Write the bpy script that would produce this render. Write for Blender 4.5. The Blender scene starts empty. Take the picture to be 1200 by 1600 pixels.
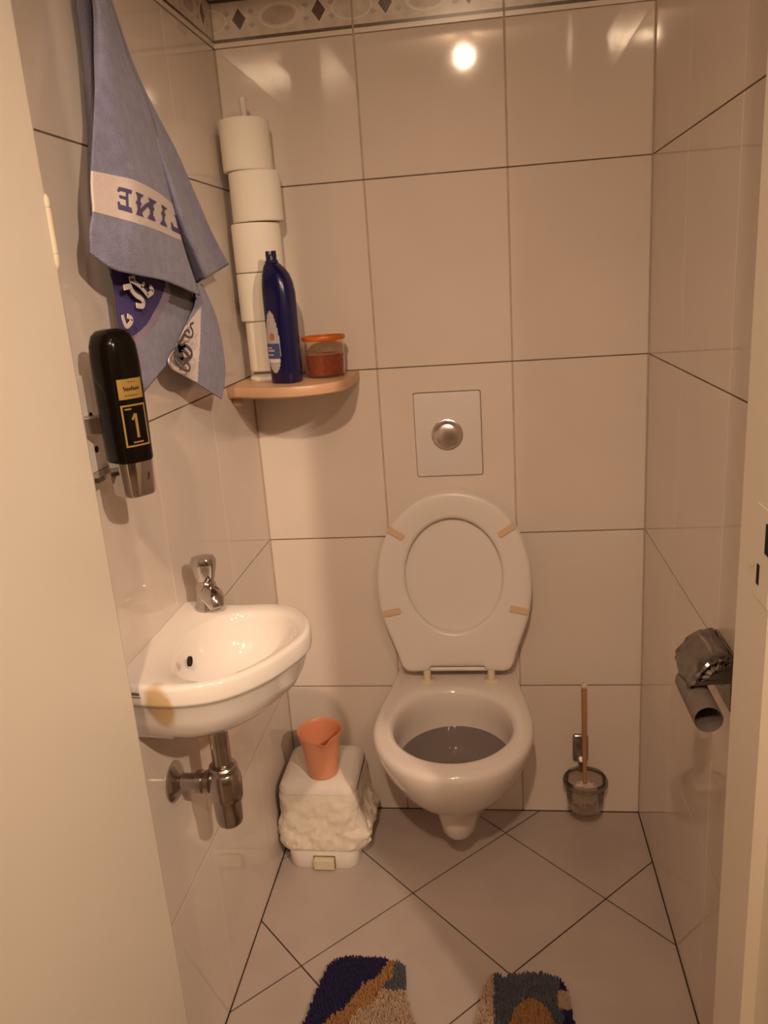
import bpy, bmesh, math, random
from mathutils import Vector, Matrix
random.seed(7)
PI = math.pi
C = bpy.context.scene.collection
S = bpy.context.scene

# ------------------------------------------------------------------ camera
XL, XR = -0.291, 0.589            # side walls
cam_d = bpy.data.cameras.new('camera')
cam_d.sensor_fit = 'AUTO'; cam_d.sensor_width = 36.0; cam_d.lens = 28.375
cam_d.clip_start = 0.02
cam = bpy.data.objects.new('camera', cam_d); C.objects.link(cam)
cam.location = (0.24595, -1.81208, 1.34257)
_rx, _ry, _rz = 1.28179194, 0.243088473, -0.114232528
cam.rotation_mode = 'QUATERNION'
cam.rotation_quaternion = (Matrix.Rotation(_rz, 3, 'Z') @ Matrix.Rotation(_rx, 3, 'X') @ Matrix.Rotation(_ry, 3, 'Y')).to_quaternion()
S.camera = cam

# ------------------------------------------------------------------ world, exposure
w = bpy.data.worlds.new('world'); S.world = w; w.use_nodes = True
bg = w.node_tree.nodes['Background']
bg.inputs['Color'].default_value = (0.9, 0.62, 0.4, 1); bg.inputs['Strength'].default_value = 0.02
S.view_settings.view_transform = 'Standard'; S.view_settings.look = 'None'
S.view_settings.gamma = 1.0; S.view_settings.use_curve_mapping = False
S.view_settings.exposure = 0.10

# ------------------------------------------------------------------ lamps of the hall (their fittings are built further down)
# a rail of ceiling spotlights plus one added downlight: one bulb shines all round, the reflectors throw most of the light down into the doorway
LAMPS = [((0.185, -2.34, 2.30), 36.0, 0.026)]
SPOTS = [((0.185, -2.34, 2.28), (0.0, 0.0, 0.70), 36.0, 46, 0.03), ((0.80, -2.40, 2.28), (-0.15, 0.0, 0.75), 20.0, 48, 0.03),
         ((1.37, -2.42, 2.28), (-0.25, -0.50, 0.75), 140.0, 48, 0.03), ((0.30, -1.70, 2.38), (0.30, -1.6999, 0.0), 20.0, 125, 0.06)]  # the last one is added to brighten the walls at mid height
for (p, e, r) in LAMPS:
    ld = bpy.data.lights.new('hall_bulb', 'POINT'); ld.energy = e; ld.shadow_soft_size = r
    ld.color = (1.0, 0.70, 0.45)
    lo = bpy.data.objects.new('hall_bulb', ld); lo.location = p; C.objects.link(lo)
for (p, tgt, e, ang, r) in SPOTS:
    ld = bpy.data.lights.new('hall_reflector', 'SPOT'); ld.energy = e; ld.shadow_soft_size = r
    ld.spot_size = math.radians(ang); ld.spot_blend = 1.0; ld.color = (1.0, 0.745, 0.525)
    lo = bpy.data.objects.new('hall_reflector', ld); lo.location = p
    lo.rotation_euler = (Vector(tgt)-Vector(p)).to_track_quat('-Z', 'Y').to_euler(); C.objects.link(lo)

# ------------------------------------------------------------------ materials
def mat(name, col, rough=0.5, metal=0.0, noise=0.0, nscale=20, bump=0.0, bscale=200, spec=0.5, trans=0.0, coat=0.0, ior=1.45, alpha=1.0, col2=None, sss=0.0, sheen=0.0):
    m = bpy.data.materials.new(name); m.use_nodes = True
    nt = m.node_tree; b = nt.nodes['Principled BSDF']
    b.inputs['Base Color'].default_value = (*col, 1)
    b.inputs['Roughness'].default_value = rough; b.inputs['Metallic'].default_value = metal
    b.inputs['Specular IOR Level'].default_value = spec; b.inputs['IOR'].default_value = ior
    b.inputs['Transmission Weight'].default_value = trans; b.inputs['Coat Weight'].default_value = coat
    b.inputs['Alpha'].default_value = alpha; b.inputs['Sheen Weight'].default_value = sheen
    if sss: b.inputs['Subsurface Weight'].default_value = sss; b.inputs['Subsurface Scale'].default_value = 0.01
    if noise or bump or col2:
        tc = nt.nodes.new('ShaderNodeTexCoord')
    if noise or col2:
        n = nt.nodes.new('ShaderNodeTexNoise'); n.inputs['Scale'].default_value = nscale; n.inputs['Detail'].default_value = 4
        nt.links.new(tc.outputs['Object'], n.inputs['Vector'])
        r = nt.nodes.new('ShaderNodeValToRGB')
        c2 = col2 if col2 else tuple(c*(1-noise) for c in col)
        r.color_ramp.elements[0].position = .35; r.color_ramp.elements[1].position = .65
        r.color_ramp.elements[0].color = (*c2, 1); r.color_ramp.elements[1].color = (*col, 1)
        nt.links.new(n.outputs['Fac'], r.inputs['Fac']); nt.links.new(r.outputs['Color'], b.inputs['Base Color'])
    if bump:
        n2 = nt.nodes.new('ShaderNodeTexNoise'); n2.inputs['Scale'].default_value = bscale; n2.inputs['Detail'].default_value = 3
        nt.links.new(tc.outputs['Object'], n2.inputs['Vector'])
        bp = nt.nodes.new('ShaderNodeBump'); bp.inputs['Strength'].default_value = bump; bp.inputs['Distance'].default_value = 0.002
        nt.links.new(n2.outputs['Fac'], bp.inputs['Height']); nt.links.new(bp.outputs['Normal'], b.inputs['Normal'])
    return m
M = {}
M['tile'] = mat('glazed_wall_tile', (0.775, 0.685, 0.62), 0.05, noise=0.04, nscale=5, bump=0.05, bscale=9)
M['grout'] = mat('wall_grout', (0.62, 0.49, 0.38), 0.9, noise=0.18, nscale=30)
M['floor_tile'] = mat('floor_tile', (0.50, 0.42, 0.39), 0.33, noise=0.10, nscale=7, bump=0.10, bscale=40)
M['joint'] = mat('dark_joint', (0.22, 0.15, 0.10), 0.9, noise=0.5, nscale=25)
M['floor_grout'] = mat('floor_grout', (0.06, 0.038, 0.026), 0.9, noise=0.4, nscale=40)
M['border'] = mat('border_tile', (0.74, 0.64, 0.55), 0.2, noise=0.2, nscale=35)
M['border_light'] = mat('border_line', (0.80, 0.70, 0.60), 0.25)
M['border_dark'] = mat('border_dark', (0.13, 0.085, 0.055), 0.25, noise=0.3, nscale=90)
M['border_pink'] = mat('border_oval', (0.54, 0.42, 0.36), 0.25, noise=0.2, nscale=40)
M['ceramic'] = mat('white_ceramic', (0.82, 0.76, 0.72), 0.08, coat=0.3)
M['wc_ceramic'] = mat('toilet_ceramic', (0.74, 0.66, 0.62), 0.09, coat=0.3)
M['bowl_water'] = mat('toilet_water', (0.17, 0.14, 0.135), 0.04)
M['seat'] = mat('seat_plastic', (0.76, 0.69, 0.65), 0.28)
M['hinge'] = mat('aged_plastic', (0.72, 0.60, 0.44), 0.35)
M['buffer'] = mat('buffer_rubber', (0.66, 0.47, 0.30), 0.5)
M['chrome'] = mat('chrome', (0.62, 0.58, 0.56), 0.10, metal=1.0, noise=0.12, nscale=30)
M['dullchrome'] = mat('dull_chrome', (0.50, 0.45, 0.42), 0.22, metal=1.0, noise=0.3, nscale=25)
M['satin'] = mat('satin_plate', (0.78, 0.71, 0.69), 0.38, metal=0.12)
M['satinbtn'] = mat('satin_button', (0.70, 0.63, 0.60), 0.26, metal=0.95)
M['paper'] = mat('toilet_paper', (0.86, 0.80, 0.70), 0.95, bump=0.25, bscale=260)
M['darkchrome'] = mat('tarnished_chrome', (0.23, 0.20, 0.185), 0.22, metal=0.9, noise=0.35, nscale=40)
M['card'] = mat('cardboard', (0.22, 0.175, 0.15), 0.8, noise=0.15, nscale=60)
M['white_plastic'] = mat('white_plastic', (0.80, 0.74, 0.68), 0.35)
M['shelf'] = mat('peach_shelf', (0.64, 0.385, 0.235), 0.35, noise=0.12, nscale=14)
M['blue_bottle'] = mat('blue_bottle', (0.006, 0.005, 0.055), 0.25, coat=0.2)
M['label_grey'] = mat('label_grey', (0.46, 0.40, 0.40), 0.4)
M['label_blue'] = mat('label_blue', (0.06, 0.08, 0.22), 0.4)
M['label_orange'] = mat('label_orange', (0.45, 0.16, 0.05), 0.4)
M['cap'] = mat('dark_cap', (0.012, 0.012, 0.05), 0.3)
M['cap_tip'] = mat('cap_tip', (0.25, 0.35, 0.40), 0.4)
M['orange'] = mat('orange_plastic', (0.62, 0.13, 0.012), 0.3)
M['gel'] = mat('orange_gel', (0.46, 0.065, 0.003), 0.25, noise=0.4, nscale=110)
M['tubclear'] = mat('clear_tub', (0.96, 0.84, 0.74), 0.06, trans=0.97, ior=1.08)
M['cream'] = mat('cream_paint', (0.85, 0.78, 0.68), 0.38, noise=0.03, nscale=4, bump=0.05, bscale=60)
M['hinge_paint'] = mat('hinge_paint', (0.70, 0.60, 0.47), 0.75)
M['hallwall'] = mat('hall_wall', (0.34, 0.27, 0.21), 0.8)
M['hallfloor'] = mat('hall_floor', (0.36, 0.27, 0.19), 0.5)
M['ceilingp'] = mat('ceiling_paint', (0.42, 0.36, 0.30), 0.85)
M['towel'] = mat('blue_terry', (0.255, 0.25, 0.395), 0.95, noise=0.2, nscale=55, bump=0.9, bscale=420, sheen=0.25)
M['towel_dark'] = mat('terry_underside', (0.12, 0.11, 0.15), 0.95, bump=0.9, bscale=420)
M['towel_plain'] = mat('plain_weave', (0.30, 0.255, 0.34), 0.95, bump=0.5, bscale=600)
M['towel_grey'] = mat('grey_weave', (0.135, 0.115, 0.12), 0.95, bump=0.5, bscale=600)
M['towel_white'] = mat('white_weave', (0.72, 0.62, 0.60), 0.95, bump=0.4, bscale=500)
M['towel_navy'] = mat('navy_weave', (0.060, 0.045, 0.165), 0.95, bump=0.4, bscale=500)
M['towel_letter'] = mat('letter_blue', (0.10, 0.085, 0.20), 0.95)
M['towel_pale'] = mat('letter_pale', (0.72, 0.63, 0.56), 0.95)
M['towel_ink'] = mat('ornament_grey', (0.11, 0.09, 0.10), 0.95)
M['black'] = mat('black_gloss', (0.006, 0.004, 0.0035), 0.16, spec=0.18)
M['gold'] = mat('gold_print', (0.36, 0.225, 0.06), 0.4, metal=0.3)
M['ink'] = mat('black_print', (0.02, 0.012, 0.008), 0.5)
M['hole'] = mat('dark_hole', (0.012, 0.008, 0.006), 0.9)
M['bag'] = mat('bin_liner', (0.80, 0.72, 0.62), 0.30, bump=1.0, bscale=38, sss=0.0)
M['pedal'] = mat('pedal_plastic', (0.68, 0.58, 0.42), 0.4)
M['peach_cup'] = mat('peach_cup', (0.80, 0.34, 0.19), 0.38, sss=0.0)
M['glass'] = mat('frosted_glass', (0.93, 0.89, 0.82), 0.10, trans=0.95, ior=1.1)
M['bristle'] = mat('bristle', (0.75, 0.66, 0.55), 0.9)
M['stick'] = mat('brush_stick', (0.50, 0.25, 0.13), 0.5, noise=0.2, nscale=30)
M['blueink'] = mat('blue_stamp', (0.06, 0.035, 0.08), 0.4)
M['mat_navy'] = mat('mat_navy', (0.022, 0.017, 0.075), 1.0)
M['mat_tan'] = mat('mat_tan', (0.42, 0.21, 0.085), 1.0)
M['mat_grey'] = mat('mat_slate', (0.105, 0.105, 0.13), 1.0)
M['mat_beige'] = mat('mat_beige', (0.52, 0.37, 0.26), 1.0)
M['rubber'] = mat('rubber', (0.05, 0.04, 0.035), 0.6)
# basin ceramic: white glaze with a rusty stain of its own at the near end
def basin_mat():
    m = mat('basin_ceramic', (0.82, 0.76, 0.72), 0.08, coat=0.3)
    nt = m.node_tree; b = nt.nodes['Principled BSDF']
    tc = nt.nodes.new('ShaderNodeTexCoord'); mp = nt.nodes.new('ShaderNodeMapping'); mp.vector_type = 'POINT'
    # stain ellipse centred on the near front edge (world metres; the object sits at the origin)
    cx, cy, cz = -0.222, -0.865, 0.790; sx, sy, sz = 0.022, 0.05, 0.040
    mp.inputs['Location'].default_value = (-cx/sx, -cy/sy, -cz/sz); mp.inputs['Scale'].default_value = (1/sx, 1/sy, 1/sz)
    ln = nt.nodes.new('ShaderNodeVectorMath'); ln.operation = 'LENGTH'
    ns = nt.nodes.new('ShaderNodeTexNoise'); ns.inputs['Scale'].default_value = 30
    ad = nt.nodes.new('ShaderNodeMath'); ad.operation = 'MULTIPLY_ADD'; ad.inputs[1].default_value = 0.6
    rp = nt.nodes.new('ShaderNodeValToRGB')
    rp.color_ramp.elements[0].position = 0.75; rp.color_ramp.elements[0].color = (0.60, 0.42, 0.24, 1)
    rp.color_ramp.elements[1].position = 1.35 if False else 1.0; rp.color_ramp.elements[1].color = (0.82, 0.76, 0.72, 1)
    sc = nt.nodes.new('ShaderNodeMath'); sc.operation = 'MULTIPLY'; sc.inputs[1].default_value = 0.72
    L = nt.links.new
    L(tc.outputs['Object'], mp.inputs['Vector']); L(mp.outputs['Vector'], ln.inputs[0])
    L(tc.outputs['Object'], ns.inputs['Vector']); L(ns.outputs['Fac'], ad.inputs[0]); L(ln.outputs['Value'], ad.inputs[2])
    L(ad.outputs['Value'], sc.inputs[0]); L(sc.outputs['Value'], rp.inputs['Fac']); L(rp.outputs['Color'], b.inputs['Base Color'])
    return m
M['basin'] = basin_mat()

# ------------------------------------------------------------------ helpers
def link(name, me, m=None, parent=None, smooth=None):
    if isinstance(m, str): m = M[m]
    if m and not me.materials: me.materials.append(m)
    if smooth is not None:
        for p in me.polygons: p.use_smooth = True
        me.set_sharp_from_angle(angle=math.radians(smooth))
    o = bpy.data.objects.new(name, me); C.objects.link(o)
    if parent: o.parent = parent
    return o
def obj(name, bm, m=None, parent=None, smooth=None):
    bmesh.ops.recalc_face_normals(bm, faces=bm.faces)
    me = bpy.data.meshes.new(name); bm.to_mesh(me); bm.free()
    return link(name, me, m, parent, smooth)
def tag(o, label=None, cat=None, group=None, kind=None):
    if label: o['label'] = label
    if cat: o['category'] = cat
    if group: o['group'] = group
    if kind: o['kind'] = kind
    return o
def thing(name, label, cat, group=None, loc=(0, 0, 0)):
    o = bpy.data.objects.new(name, None); C.objects.link(o); o.empty_display_size = 0.02; o.location = loc
    return tag(o, label, cat, group)
def loft(rings, cap0=True, cap1=True, bm=None, close=True):
    bm = bm or bmesh.new()
    R = [[bm.verts.new(p) for p in r] for r in rings]
    n = len(rings[0])
    for a, b in zip(R, R[1:]):
        for i in range(n if close else n-1):
            j = (i+1) % n
            bm.faces.new((a[i], a[j], b[j], b[i]))
    if cap0: bm.faces.new(list(reversed(R[0])))
    if cap1: bm.faces.new(R[-1])
    return bm
def lathe(prof, c=(0, 0, 0), n=32, axis='Z', bm=None, cap0=True, cap1=True):
    rings = []
    for r, h in prof:
        ring = []
        for i in range(n):
            a = 2*PI*i/n; x, y = r*math.cos(a), r*math.sin(a)
            p = {'Z': (x, y, h), 'X': (h, x, y), 'Y': (x, h, y)}[axis]
            ring.append((c[0]+p[0], c[1]+p[1], c[2]+p[2]))
        rings.append(ring)
    return loft(rings, cap0, cap1, bm)
def box(x0, x1, y0, y1, z0, z1, bm=None, bev=0.0):
    b2 = bmesh.new()
    bmesh.ops.create_cube(b2, size=1)
    for v in b2.verts:
        v.co = Vector(((x0+x1)/2+v.co.x*(x1-x0), (y0+y1)/2+v.co.y*(y1-y0), (z0+z1)/2+v.co.z*(z1-z0)))
    if bev: bmesh.ops.bevel(b2, geom=list(b2.edges), offset=bev, segments=2, profile=.5, affect='EDGES')
    if bm is None: return b2
    me = bpy.data.meshes.new('tmp'); b2.to_mesh(me); b2.free(); bm.from_mesh(me); bpy.data.meshes.remove(me)
    return bm
def rrect(cx, cy, hx, hy, r, n=6):
    """rounded rectangle outline, counter-clockwise"""
    P = []
    r = min(r, hx, hy)
    for sx, sy, a0 in ((1, 1, 0), (-1, 1, 90), (-1, -1, 180), (1, -1, 270)):
        for k in range(n+1):
            a = math.radians(a0+90*k/n)
            P.append((cx+sx*(hx-r)+r*math.cos(a), cy+sy*(hy-r)+r*math.sin(a)))
    return P
def superell(cx, cy, hx, hy, e=2.5, n=48, rot=0.0):
    P = []
    for i in range(n):
        a = 2*PI*i/n; c_, s_ = math.cos(a), math.sin(a)
        x = hx*math.copysign(abs(c_)**(2/e), c_); y = hy*math.copysign(abs(s_)**(2/e), s_)
        P.append((cx+x*math.cos(rot)-y*math.sin(rot), cy+x*math.sin(rot)+y*math.cos(rot)))
    return P
def at_z(P, z): return [(x, y, z) for x, y in P]
def crom(P, n, closed=False):
    """Catmull-Rom through points (any dimension), n samples per span"""
    P = [Vector(p) for p in P]; out = []; m = len(P)
    for i in range(m if closed else m-1):
        if closed: a, b, c_, d = P[i-1], P[i], P[(i+1) % m], P[(i+2) % m]
        else: a, b, c_, d = P[max(i-1, 0)], P[i], P[i+1], P[min(i+2, m-1)]
        for k in range(n):
            t = k/n
            out.append(0.5*((2*b)+(c_-a)*t+(2*a-5*b+4*c_-d)*t*t+(3*b-a-3*c_+d)*t**3))
    if not closed: out.append(P[-1].copy())
    return out
def tube(pts, r, n=12, bm=None, caps=True):
    pts = [Vector(p) for p in pts]; rings = []; up = Vector((0, 0, 1))
    for i, p in enumerate(pts):
        d = (pts[min(i+1, len(pts)-1)]-pts[max(i-1, 0)]).normalized()
        a = d.cross(up)
        if a.length < 1e-3: a = d.cross(Vector((1, 0, 0)))
        a.normalize(); b = d.cross(a).normalized()
        rr = r[i] if isinstance(r, (list, tuple)) else r
        rings.append([p+a*rr*math.cos(2*PI*k/n)+b*rr*math.sin(2*PI*k/n) for k in range(n)])
    return loft(rings, caps, caps, bm)
def inpoly(p, P):
    x, y = p; c_ = False
    for i in range(len(P)):
        x1, y1 = P[i]; x2, y2 = P[i-1]
        if (y1 > y) != (y2 > y) and x < (x2-x1)*(y-y1)/(y2-y1)+x1: c_ = not c_
    return c_
def resample(P, n):
    """closed outline resampled at equal steps along its length"""
    P = list(P); Q = P+[P[0]]; L_ = [0]
    for a, b in zip(Q, Q[1:]): L_.append(L_[-1]+math.hypot(b[0]-a[0], b[1]-a[1]))
    out = []; k = 0
    for i in range(n):
        t = L_[-1]*i/n
        while L_[k+1] < t: k += 1
        f = (t-L_[k])/(L_[k+1]-L_[k]+1e-12); out.append((Q[k][0]+(Q[k+1][0]-Q[k][0])*f, Q[k][1]+(Q[k+1][1]-Q[k][1])*f))
    return out

# ================================================================== THE SETTING
TH = 0.0016            # how far a glazed tile stands proud of its grout
def slab(name, b, m):
    o = obj(name, b, m); o['kind'] = 'structure'; return o
wall_back = slab('wall_back', box(XL-.12, XR+.12, TH, .10, -.05, 2.40), 'grout')
wall_left = slab('wall_left', box(XL-.12, XL-TH, -1.02, TH, -.05, 2.40), 'grout')
wall_right = slab('wall_right', box(XR+TH, XR+.12, -1.02, TH, -.05, 2.40), 'grout')
floor = slab('floor', box(XL-TH, XR+TH, -.90, TH, -.08, -.002), 'floor_grout')
ceiling = slab('ceiling', box(XL-.12, XR+.12, -1.12, .10, 2.40, 2.46), 'ceilingp')

def tile_mesh(name, w_, h_, t=TH, bev=0.0007):
    """a glazed tile lying in local XY, glaze towards +Z, with a soft arris"""
    x, y = w_/2, h_/2
    v = [(-x, -y, -.004), (x, -y, -.004), (x, y, -.004), (-x, y, -.004),
         (-x, -y, t-bev*.5), (x, -y, t-bev*.5), (x, y, t-bev*.5), (-x, y, t-bev*.5),
         (-x+bev, -y+bev, t), (x-bev, -y+bev, t), (x-bev, y-bev, t), (-x+bev, y-bev, t)]
    f = [(0, 1, 5, 4), (1, 2, 6, 5), (2, 3, 7, 6), (3, 0, 4, 7), (4, 5, 9, 8), (5, 6, 10, 9), (6, 7, 11, 10), (7, 4, 8, 11), (8, 9, 10, 11)]
    me = bpy.data.meshes.new(name); me.from_pydata(v, [], f); me.materials.append(M['tile']); me.update()
    return me
rows = [0.0, 0.3592, 0.7549, 1.1505, 1.5462, 1.820]
GV, GH = 0.0042, 0.0026
cache = {}
def put_tile(parent, cx, cz, w_, h_, side):
    key = (round(w_, 4), round(h_, 4))
    if key not in cache: cache[key] = tile_mesh('tile', w_, h_)
    o = bpy.data.objects.new('tile', cache[key]); C.objects.link(o); o.parent = parent
    j = lambda s: random.uniform(-s, s)
    if side == 'back': o.location = (cx, TH, cz); o.rotation_euler = (PI/2+j(.0012), 0, 0)
    if side == 'left': o.location = (XL-TH, cx, cz); o.rotation_euler = (PI/2, 0, PI/2+j(.0015))
    if side == 'right': o.location = (XR+TH, cx, cz); o.rotation_euler = (PI/2, 0, -PI/2+j(.0015))
    return o
def tile_wall(parent, cols, side, gv):
    for a, b in cols:
        for z0, z1 in zip(rows, rows[1:]):
            put_tile(parent, (a+b)/2, (z0+z1)/2, b-a-gv, z1-z0-GH, side)
        # above the border the field of tiles goes on to the ceiling
        put_tile(parent, (a+b)/2, (1.918+2.40)/2, b-a-gv, 2.40-1.918-GH, side)
tile_wall(wall_back, [(XL, 0.0), (0.0, 0.30), (0.30, XR)], 'back', GV)
tile_wall(wall_left, [(-.293, 0), (-.590, -.293), (-.887, -.590), (-1.02, -.887)], 'left', .0012)
tile_wall(wall_right, [(-.30, 0), (-.60, -.30), (-.90, -.60), (-1.02, -.90)], 'right', .0012)

# decorated border, a tile of 30 x 10 cm with inlays, each inlay proud of the glaze
def border_pieces(a, b, tile0, parent, side):
    """a..b along the wall; tile0 = where the pattern period starts"""
    z0, z1 = 1.8205, 1.9175; g = .002
    def place(name, me, par):
        o = bpy.data.objects.new(name, me); C.objects.link(o); o.parent = par; return o
    cx = (a+b)/2; w_ = b-a-2*g
    me = tile_mesh('border_tile', w_, z1-z0, t=TH+.0008); me.materials.clear(); me.materials.append(M['border'])
    t = place('border_tile', me, parent)
    if side == 'back': t.location = (cx, TH, (z0+z1)/2); t.rotation_euler = (PI/2, 0, 0)
    if side == 'left': t.location = (XL-TH, cx, (z0+z1)/2); t.rotation_euler = (PI/2, 0, PI/2)
    if side == 'right': t.location = (XR+TH, cx, (z0+z1)/2); t.rotation_euler = (PI/2, 0, -PI/2)
    s = -1 if side == 'right' else 1
    zt = TH+.0008
    def prism(name, P, m, h_=.0006):
        bm = loft([[(x, y, zt-.001) for x, y in P], [(x, y, zt+h_) for x, y in P]])
        o = obj(name, bm, m); o.parent = t; return o
    hw = w_/2
    def stripe(name, ya, yb, m, h_=.0006):
        prism(name, [(-hw, ya), (hw, ya), (hw, yb), (-hw, yb)], m, h_)
    H = (z1-z0)/2
    for q in (-1, 1):
        lo, hi = sorted((q*(H-.0), q*(H-.009))); stripe('edge_line', lo, hi, 'border_light', .0012)
        lo, hi = sorted((q*(H-.0095), q*(H-.0155))); stripe('dark_line', lo, hi, 'border_dark')
    def ring(cx_, rx, ry, wd, m):
        n = 28
        bm = bmesh.new(); R = []
        for i in range(n):
            an = 2*PI*i/n
            R.append([(max(-hw, min(hw, cx_+(rx-d)*math.cos(an))), (ry-d)*math.sin(an)) for d in (0, wd)])
        vs = [[bm.verts.new((p[0], p[1], zt+.0005)) for p in r_] for r_ in R]
        for i in range(n):
            j_ = (i+1) % n
            try: bm.faces.new((vs[i][0], vs[j_][0], vs[j_][1], vs[i][1]))
            except ValueError: pass
        o = obj('ring_line', bm, m); o.parent = t
    xs = []
    k = tile0
    # diamonds at +-82.5 mm of each 300 mm period, ovals between them
    for per in range(-8, 5):
        base = tile0+per*.30
        for dd, kind in ((.0675, 'd'), (.2325, 'd'), (.15, 'o'), (0.0, 'o')):
            xs.append((base+dd, kind))
    for xw, kind in xs:
        if xw < a-.03 or xw > b+.03: continue
        lx = (xw-cx)*s
        if kind == 'd' and a < xw < b:
            d = .0165
            prism('diamond_inlay', [(lx-d, 0), (lx, -.0225), (lx+d, 0), (lx, .0225)], 'border_light', .0004)
            d = .0145
            prism('diamond_inlay', [(lx-d, 0), (lx, -.020), (lx+d, 0), (lx, .020)], 'border_dark', .0009)
            for qx in (-1, 1):
                for qy in (-1, 1):
                    x0_, y0_ = lx+qx*.026, qy*.012
                    if abs(x0_) < hw-.01:
                        prism('corner_inlay', [(x0_-.007, y0_), (x0_, y0_-.005), (x0_+.007, y0_), (x0_, y0_+.005)], 'border_pink', .0007)
        if kind == 'o' and abs(lx) < hw+.02:
            P = [(lx+.033*math.cos(2*PI*i/24), .0165*math.sin(2*PI*i/24)) for i in range(24)]
            P = [(max(-hw, min(hw, x)), y) for x, y in P]
            if abs(lx) < hw-.005: prism('oval_inlay', P, 'border_pink', .0004)
            ring(lx, .042, .0235, .0035, 'border_light')
    return t
border_pieces(XL, 0, -.30, wall_back, 'back'); border_pieces(0, .30, 0, wall_back, 'back'); border_pieces(.30, XR, .30, wall_back, 'back')
for a, b in ((-.293, 0), (-.590, -.293), (-.887, -.590)):
    border_pieces(a, b, b-.293, wall_left, 'left'); 
for a, b in ((-.30, 0), (-.60, -.30), (-.90, -.60)):
    border_pieces(a, b, b-.30, wall_right, 'right')

for z in rows[1:5]:  # dark strips: shade of the horizontal joints put into the colour, with dirt
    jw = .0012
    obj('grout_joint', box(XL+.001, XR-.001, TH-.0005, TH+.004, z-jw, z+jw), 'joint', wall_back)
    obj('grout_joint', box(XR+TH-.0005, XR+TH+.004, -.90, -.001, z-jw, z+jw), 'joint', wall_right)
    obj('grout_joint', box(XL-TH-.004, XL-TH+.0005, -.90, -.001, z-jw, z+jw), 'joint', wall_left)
obj('grout_joint', box(XL, XR, TH-.0015, TH+.004, -.001, .0022), 'floor_grout', wall_back)
# floor tiles laid on the diagonal, clipped to the room
def clip(P, f):
    out = []
    for i in range(len(P)):
        a, b = P[i-1], P[i]; fa, fb = f(a), f(b)
        if (fa >= 0) != (fb >= 0):
            t = fa/(fa-fb); out.append((a[0]+t*(b[0]-a[0]), a[1]+t*(b[1]-a[1])))
        if fb >= 0: out.append(b)
    return out
K = .30194/math.sqrt(2); g = .0016
for i in range(-4, 8):
    for j in range(-4, 8):
        cx, cy = .039+K*(i+j)+K, -.302+K*(i-j)
        d = K-g*math.sqrt(2)
        P = [(cx-d, cy), (cx, cy-d), (cx+d, cy), (cx, cy+d)]
        for f in (lambda p: p[0]-(XL+.002), lambda p: (XR-.002)-p[0], lambda p: p[1]+.898, lambda p: -.0015-p[1]):
            if P: P = clip(P, f)
        if len(P) < 3: continue
        ar = abs(sum(P[q-1][0]*P[q][1]-P[q][0]*P[q-1][1] for q in range(len(P))))/2
        if ar < 2e-4: continue
        mx = sum(p[0] for p in P)/len(P); my = sum(p[1] for p in P)/len(P)
        ins = [(mx+(x-mx)*.994, my+(y-my)*.994) for x, y in P]
        zt = random.uniform(-.0002, .0002)
        obj('floor_tile', loft([at_z(P, -.006), at_z(P, -.0006+zt), at_z(ins, zt)]), 'floor_tile', floor)

# the doorway: wall above it, frame, hall
slab('wall_front', box(XL-.12, XR+.12, -1.10, -.90, 2.13, 2.40), 'hallwall')
frame = bpy.data.objects.new('trim_1', None); C.objects.link(frame); frame['kind'] = 'structure'
def jamb_prof(s, xi):
    """plan outline of a jamb: s=+1 right, -1 left; xi = inner face"""
    wx = XR if s > 0 else XL
    P = [(wx, -.9), (xi+s*.006, -.9), (xi+s*.0015, -.9015), (xi, -.906), (xi, -1.008), (xi+s*.015, -1.010), (xi+s*.015, -1.112), (xi+s*.018, -1.118), (wx+s*.05, -1.118), (wx+s*.05, -1.02), (wx, -1.02)]
    return P if s < 0 else list(reversed(P))
P = jamb_prof(1, .522); obj('jamb', loft([at_z(P, 0), at_z(P, 2.13)]), 'cream', frame)
obj('jamb', box(XL, -.2745, -1.118, -.90, 0, 2.13, bev=.002), 'cream', frame)
obj('lintel', box(-.232, .522, -1.118, -.90, 2.085, 2.13, bev=.003), 'cream', frame)
obj('sill', box(-.232, .522, -1.118, -.90, -.02, .004, bev=.002), 'hallfloor', frame)
# strike of the lock in the right jamb, with its two openings
st = obj('strike_plate', box(.5213, .5225, -1.006, -.962, .990, 1.092, bev=.0004), 'cream', frame)
obj('latch_slot', box(.5206, .5216, -1.004, -.990, 1.046, 1.078), 'hole', st)
obj('bolt_slot', box(.5206, .5216, -.977, -.970, 1.006, 1.028), 'hole', st)
obj('screw_head', lathe([(.0022, .5197), (.0022, .521)], (0, -.955, 1.02), 10, 'X'), 'buffer', st)
# door leaf, swung right open: its smooth face runs from the frame past the viewer
leaf = bpy.data.objects.new('door_1', None); C.objects.link(leaf); leaf['kind'] = 'structure'
dp = [(-.272, -.9045), (-.2385, -.9045), (-.2345, -.9055), (-.2325, -.9085), (-.232, -.913), (-.232, -1.66), (-.235, -1.663), (-.272, -1.663)]
obj('door_panel', loft([at_z(list(reversed(dp)), .008), at_z(list(reversed(dp)), 2.08)]), 'cream', leaf, 40)
obj('hinge', lathe([(.001, 1.374), (.0045, 1.380), (.0062, 1.384), (.0062, 1.3935), (.0056, 1.394), (.0056, 1.395), (.0062, 1.3955), (.0062, 1.443), (.0056, 1.4435), (.0056, 1.4445), (.0062, 1.445), (.0062, 1.453), (.0045, 1.457), (.001, 1.462)], (-.2355, -.9075, 0), 18), 'hinge_paint', leaf, 30)
hd = obj('door_handle', tube([(-.272, -1.61, 1.05), (-.32, -1.61, 1.05), (-.325, -1.60, 1.05), (-.325, -1.51, 1.05)], .009, 12), 'chrome', leaf, 60)
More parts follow.
